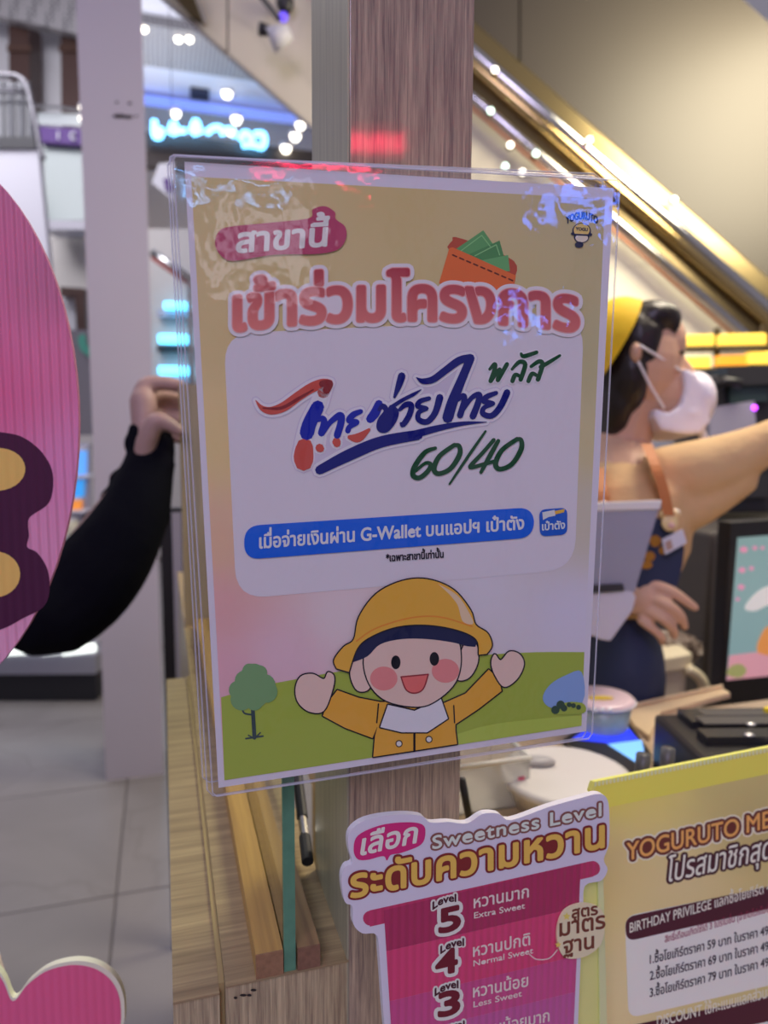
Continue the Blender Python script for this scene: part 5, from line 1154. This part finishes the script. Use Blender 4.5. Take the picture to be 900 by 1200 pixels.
# white round tray and clear container at the post
cc = on(662, 936, 2, ZT); t = thing('white_tub', 'big white round tub lid below the poster corner', 'tub', tuple(cc))
MB().lathe(cc, [(0, 0), (.062, 0), (.070, .022), (.074, .024), (.074, .030), (.066, .032), (0, .030)], 40).build('tub', mat('tub_white', (.72, .69, .66), .4), t, smooth=True)
MB().ball(cc+Vector((-.02, .03, .034)), (.022, .006, .012), 14, 8).build('grip', mat('tub_grip', (.42, .41, .42), .4), t, smooth=True)
cc = on(564, 935, 2, ZT); t = thing('plastic_box', 'clear plastic box with pink sticker beside the post', 'box', tuple(cc))
CL = mat('clear_plastic', (.66, .66, .64), .15, alpha=.38); 
MB().box((cc.x-.055, cc.y-.03, ZT), (cc.x+.045, cc.y-.028, ZT+.055)).build('front_wall', CL, t); MB().box((cc.x-.055, cc.y+.07, ZT), (cc.x+.045, cc.y+.072, ZT+.055)).build('back_wall', CL, t)
MB().box((cc.x-.055, cc.y-.028, ZT), (cc.x-.053, cc.y+.07, ZT+.055)).build('side_wall', CL, t); MB().box((cc.x+.043, cc.y-.028, ZT), (cc.x+.045, cc.y+.07, ZT+.055)).build('side_wall', CL, t)
MB().box((cc.x-.053, cc.y-.028, ZT), (cc.x+.043, cc.y+.07, ZT+.002)).build('floor_plate', mat('plastic_floor', (.62, .60, .58), .4), t)
MB().tube([Vector((cc.x+a*.05-.005, cc.y+.02+b_*.05, ZT+.056)) for a, b_ in ((-1, -1), (1, -1), (1, 1), (-1, 1), (-1, -1))], .0028, 6).build('rim', mat('plastic_rim', (.78, .77, .74), .25), t, smooth=True)
MB().box((cc.x+.030, cc.y-.0312, ZT+.015), (cc.x+.038, cc.y-.0302, ZT+.035)).build('sticker', mat('sticker_rose', (.75, .12, .25), .4), t)
t = thing('black_pen', 'black pen leaning beside the post in front of the plastic box', 'pen', tuple(on(545, 945, 2, ZT)))
a_, b_ = U(541, 912, .60), U(551, 965, .60); MB().tube([a_, b_], .0032, 10).build('barrel', BLK, t, smooth=True); MB().tube([b_, Vector((b_.x+.004, b_.y, ZT))], [.0032, .001], 10).build('tip', BLK2, t)
# tablet on a stand in front of the worker
t = thing('tablet_stand', 'grey tablet with white rim on a white stand beside the poster', 'tablet', tuple(on(715, 845, 2, ZT)))
TD = 1.02
slab([(660, 592), (774, 590), (744, 694), (660, 690)], TD, .006).build('tablet_back', mat('tablet_grey', (.34, .34, .40), .35), t, bevel=.001)
slab([(660, 590), (776, 586), (774, 597), (660, 600)], TD-.003, .012).build('white_rim', mat('tablet_white', (.80, .78, .72), .3), t, bevel=.002)
slab([(690, 686), (730, 684), (732, 692), (690, 695)], TD-.006, .02).build('clamp', DARK, t)
MB().prism([U(x, y, TD) for x, y in [(660, 696), (720, 692), (738, 686), (746, 700), (742, 716), (716, 752), (704, 750), (695, 745), (636, 760), (636, 700)]], fw*.03).build('white_sleeve', mat('stand_white', (.66, .64, .70), .35), t, bevel=.004)
p0 = U(645, 745, TD+.015); MB().tube([p0, Vector((p0.x, p0.y, ZT+.004))], .012, 12).build('pole', mat('stand_white', (.66, .64, .70), .35), t); MB().lathe(Vector((p0.x, p0.y, ZT)), [(0, .006), (.04, .006), (.045, 0)], 24).build('foot', mat('stand_white', (.66, .64, .70), .35), t)
# ivory bin and crumpled bag beside the worker
d_ = 1.5; cc = U(786, 842, 1.62)
t = thing('ivory_bin', 'ivory plastic bin with swing lid behind the cash box', 'bin', tuple(cc))
db = (cc-CAM).dot(fw)
vslab([(757, 792), (806, 784), (800, 852), (764, 852)], db, .12).build('bin_body', mat('ivory_bin', (.60, .54, .40), .4), t, bevel=.006)
vslab([(750, 776), (812, 766), (812, 784), (752, 794)], db-.01, .14).build('lid', mat('ivory_lid', (.72, .64, .46), .4), t, bevel=.005)
MB().tube([U(x, y, db-.02) for x, y in crv([(806, 784), (820, 794), (826, 808), (820, 816)], 4)], .012, 8).build('handle', mat('ivory_lid', (.72, .64, .46), .4), t, smooth=True)
t = thing('plastic_bag', 'crumpled grey-brown plastic bag lying on the ivory bin', 'bag', tuple(U(792, 768, db)))
mb = MB(); blobp(mb, 788, 754, db+.10, 28, 13, .04, 24); blobp(mb, 806, 762, db+.10, 16, 14, .03, 20)
for v in mb.v: v += Vector((random.uniform(-1, 1), random.uniform(-1, 1), random.uniform(-1, 1)))*.006
mb.build('crumpled_film', mat('bag_brown', (.30, .24, .20), .3, noise=.5, nscale=25), t)
MB().ball(U(776, 744, db+.10), (.02, .012, .02), 10, 8).build('knot', mat('bag_brown', (.30, .24, .20), .3), t, smooth=True)
# ================================================================== LIT SIGNS AND ONE ADDED GLARE PANEL IN THE AISLE BEHIND THE VIEWER (their light mirrors in the laminate and on the post)
def mirrored(pt, n, dist):
    v = (Vector(pt)-CAM).normalized(); r_ = v - n*(2*v.dot(n)); return Vector(pt)+r_*dist
def led_sign(name, lab, c, w_, h_, col, es, segs):
    c = Vector(c); t = thing(name, lab, 'sign', (c.x, c.y, 0)); d = (Vector((.1, .4, c.z))-c); d.z = 0; d.normalize(); s_ = Vector((-d.y, d.x, 0)); z = Vector((0, 0, 1))
    m_ = mat(name+'_glow', col, .4, emit=col, es=es)
    def panel(nm, a0, a1, z0, z1, f, th, mm):
        fr = [c+s_*a+z*q+d*f for a, q in ((a0, z0), (a1, z0), (a1, z1), (a0, z1))]; MB().hexa(fr, [p-d*th for p in fr]).build(nm, mm, t)
    panel('housing', -w_/2-.02, w_/2+.02, -h_/2-.02, h_/2+.02, 0, .04, DARK)
    k = w_/segs
    for i in range(segs): panel('lit_segment', -w_/2+i*k+k*.06, -w_/2+(i+1)*k-k*.06, -h_/2+(i % 2)*h_*.12, h_/2-(i % 3 == 1)*h_*.2, .003, .002, m_)
    MB().tube([c-d*.03+z*(-h_/2), Vector((c.x, c.y, 0.02))-d*.03], .02, 10).build('pole', DARK, t); MB().lathe((c.x-d.x*.03, c.y-d.y*.03, 0), [(0, .02), (.16, .02), (.17, 0)], 24).build('foot', DARK, t)
led_sign('blue_led_sign', 'blue lit sign mirrored in the upper right corner of the poster', mirrored(PP.at(682, 246), PP.n, 2.0), .26, .06, (.05, .19, 1.0), 18, 6)
led_sign('sky_led_sign', 'slim pale blue lit sign mirrored near the upper left poster corner', mirrored(PP.at(278, 224), PP.n, 3.0), .42, .028, (.22, .5, 1.0), 20, 9)
led_sign('red_led_sign', 'red lit ticker sign mirrored on the wooden post', mirrored(on(437, 168, 1, YF), Vector((0, -1, 0)), 2.2), .20, .06, (1.0, .02, .08), 40, 8)
led_sign('red_strip_sign', 'slim red lit strip sign mirrored along the top laminate rim', mirrored(PP.at(372, 191, -.004), PP.n, 2.2), .34, .022, (1.0, .02, .10), 26, 7)
led_sign('added_glare_panel', 'added pale glowing panel mirrored as glare around the pink pill on the poster', mirrored(PP.at(312, 288), PP.n, 3.8), .56, .42, (.92, .88, 1.0), 2.4, 3)  # unseen glowing panel, added for the pale glare on the laminate
led_sign('blue_strip_sign', 'small blue lit sign mirrored in the right part of the heading', mirrored(PP.at(616, 368), PP.n, 1.6), .10, .035, (.06, .25, 1.0), 16, 3)
# ------------------------------------------------------------------ tidy up
bpy.data.objects.remove(_to); bpy.data.curves.remove(_tc)
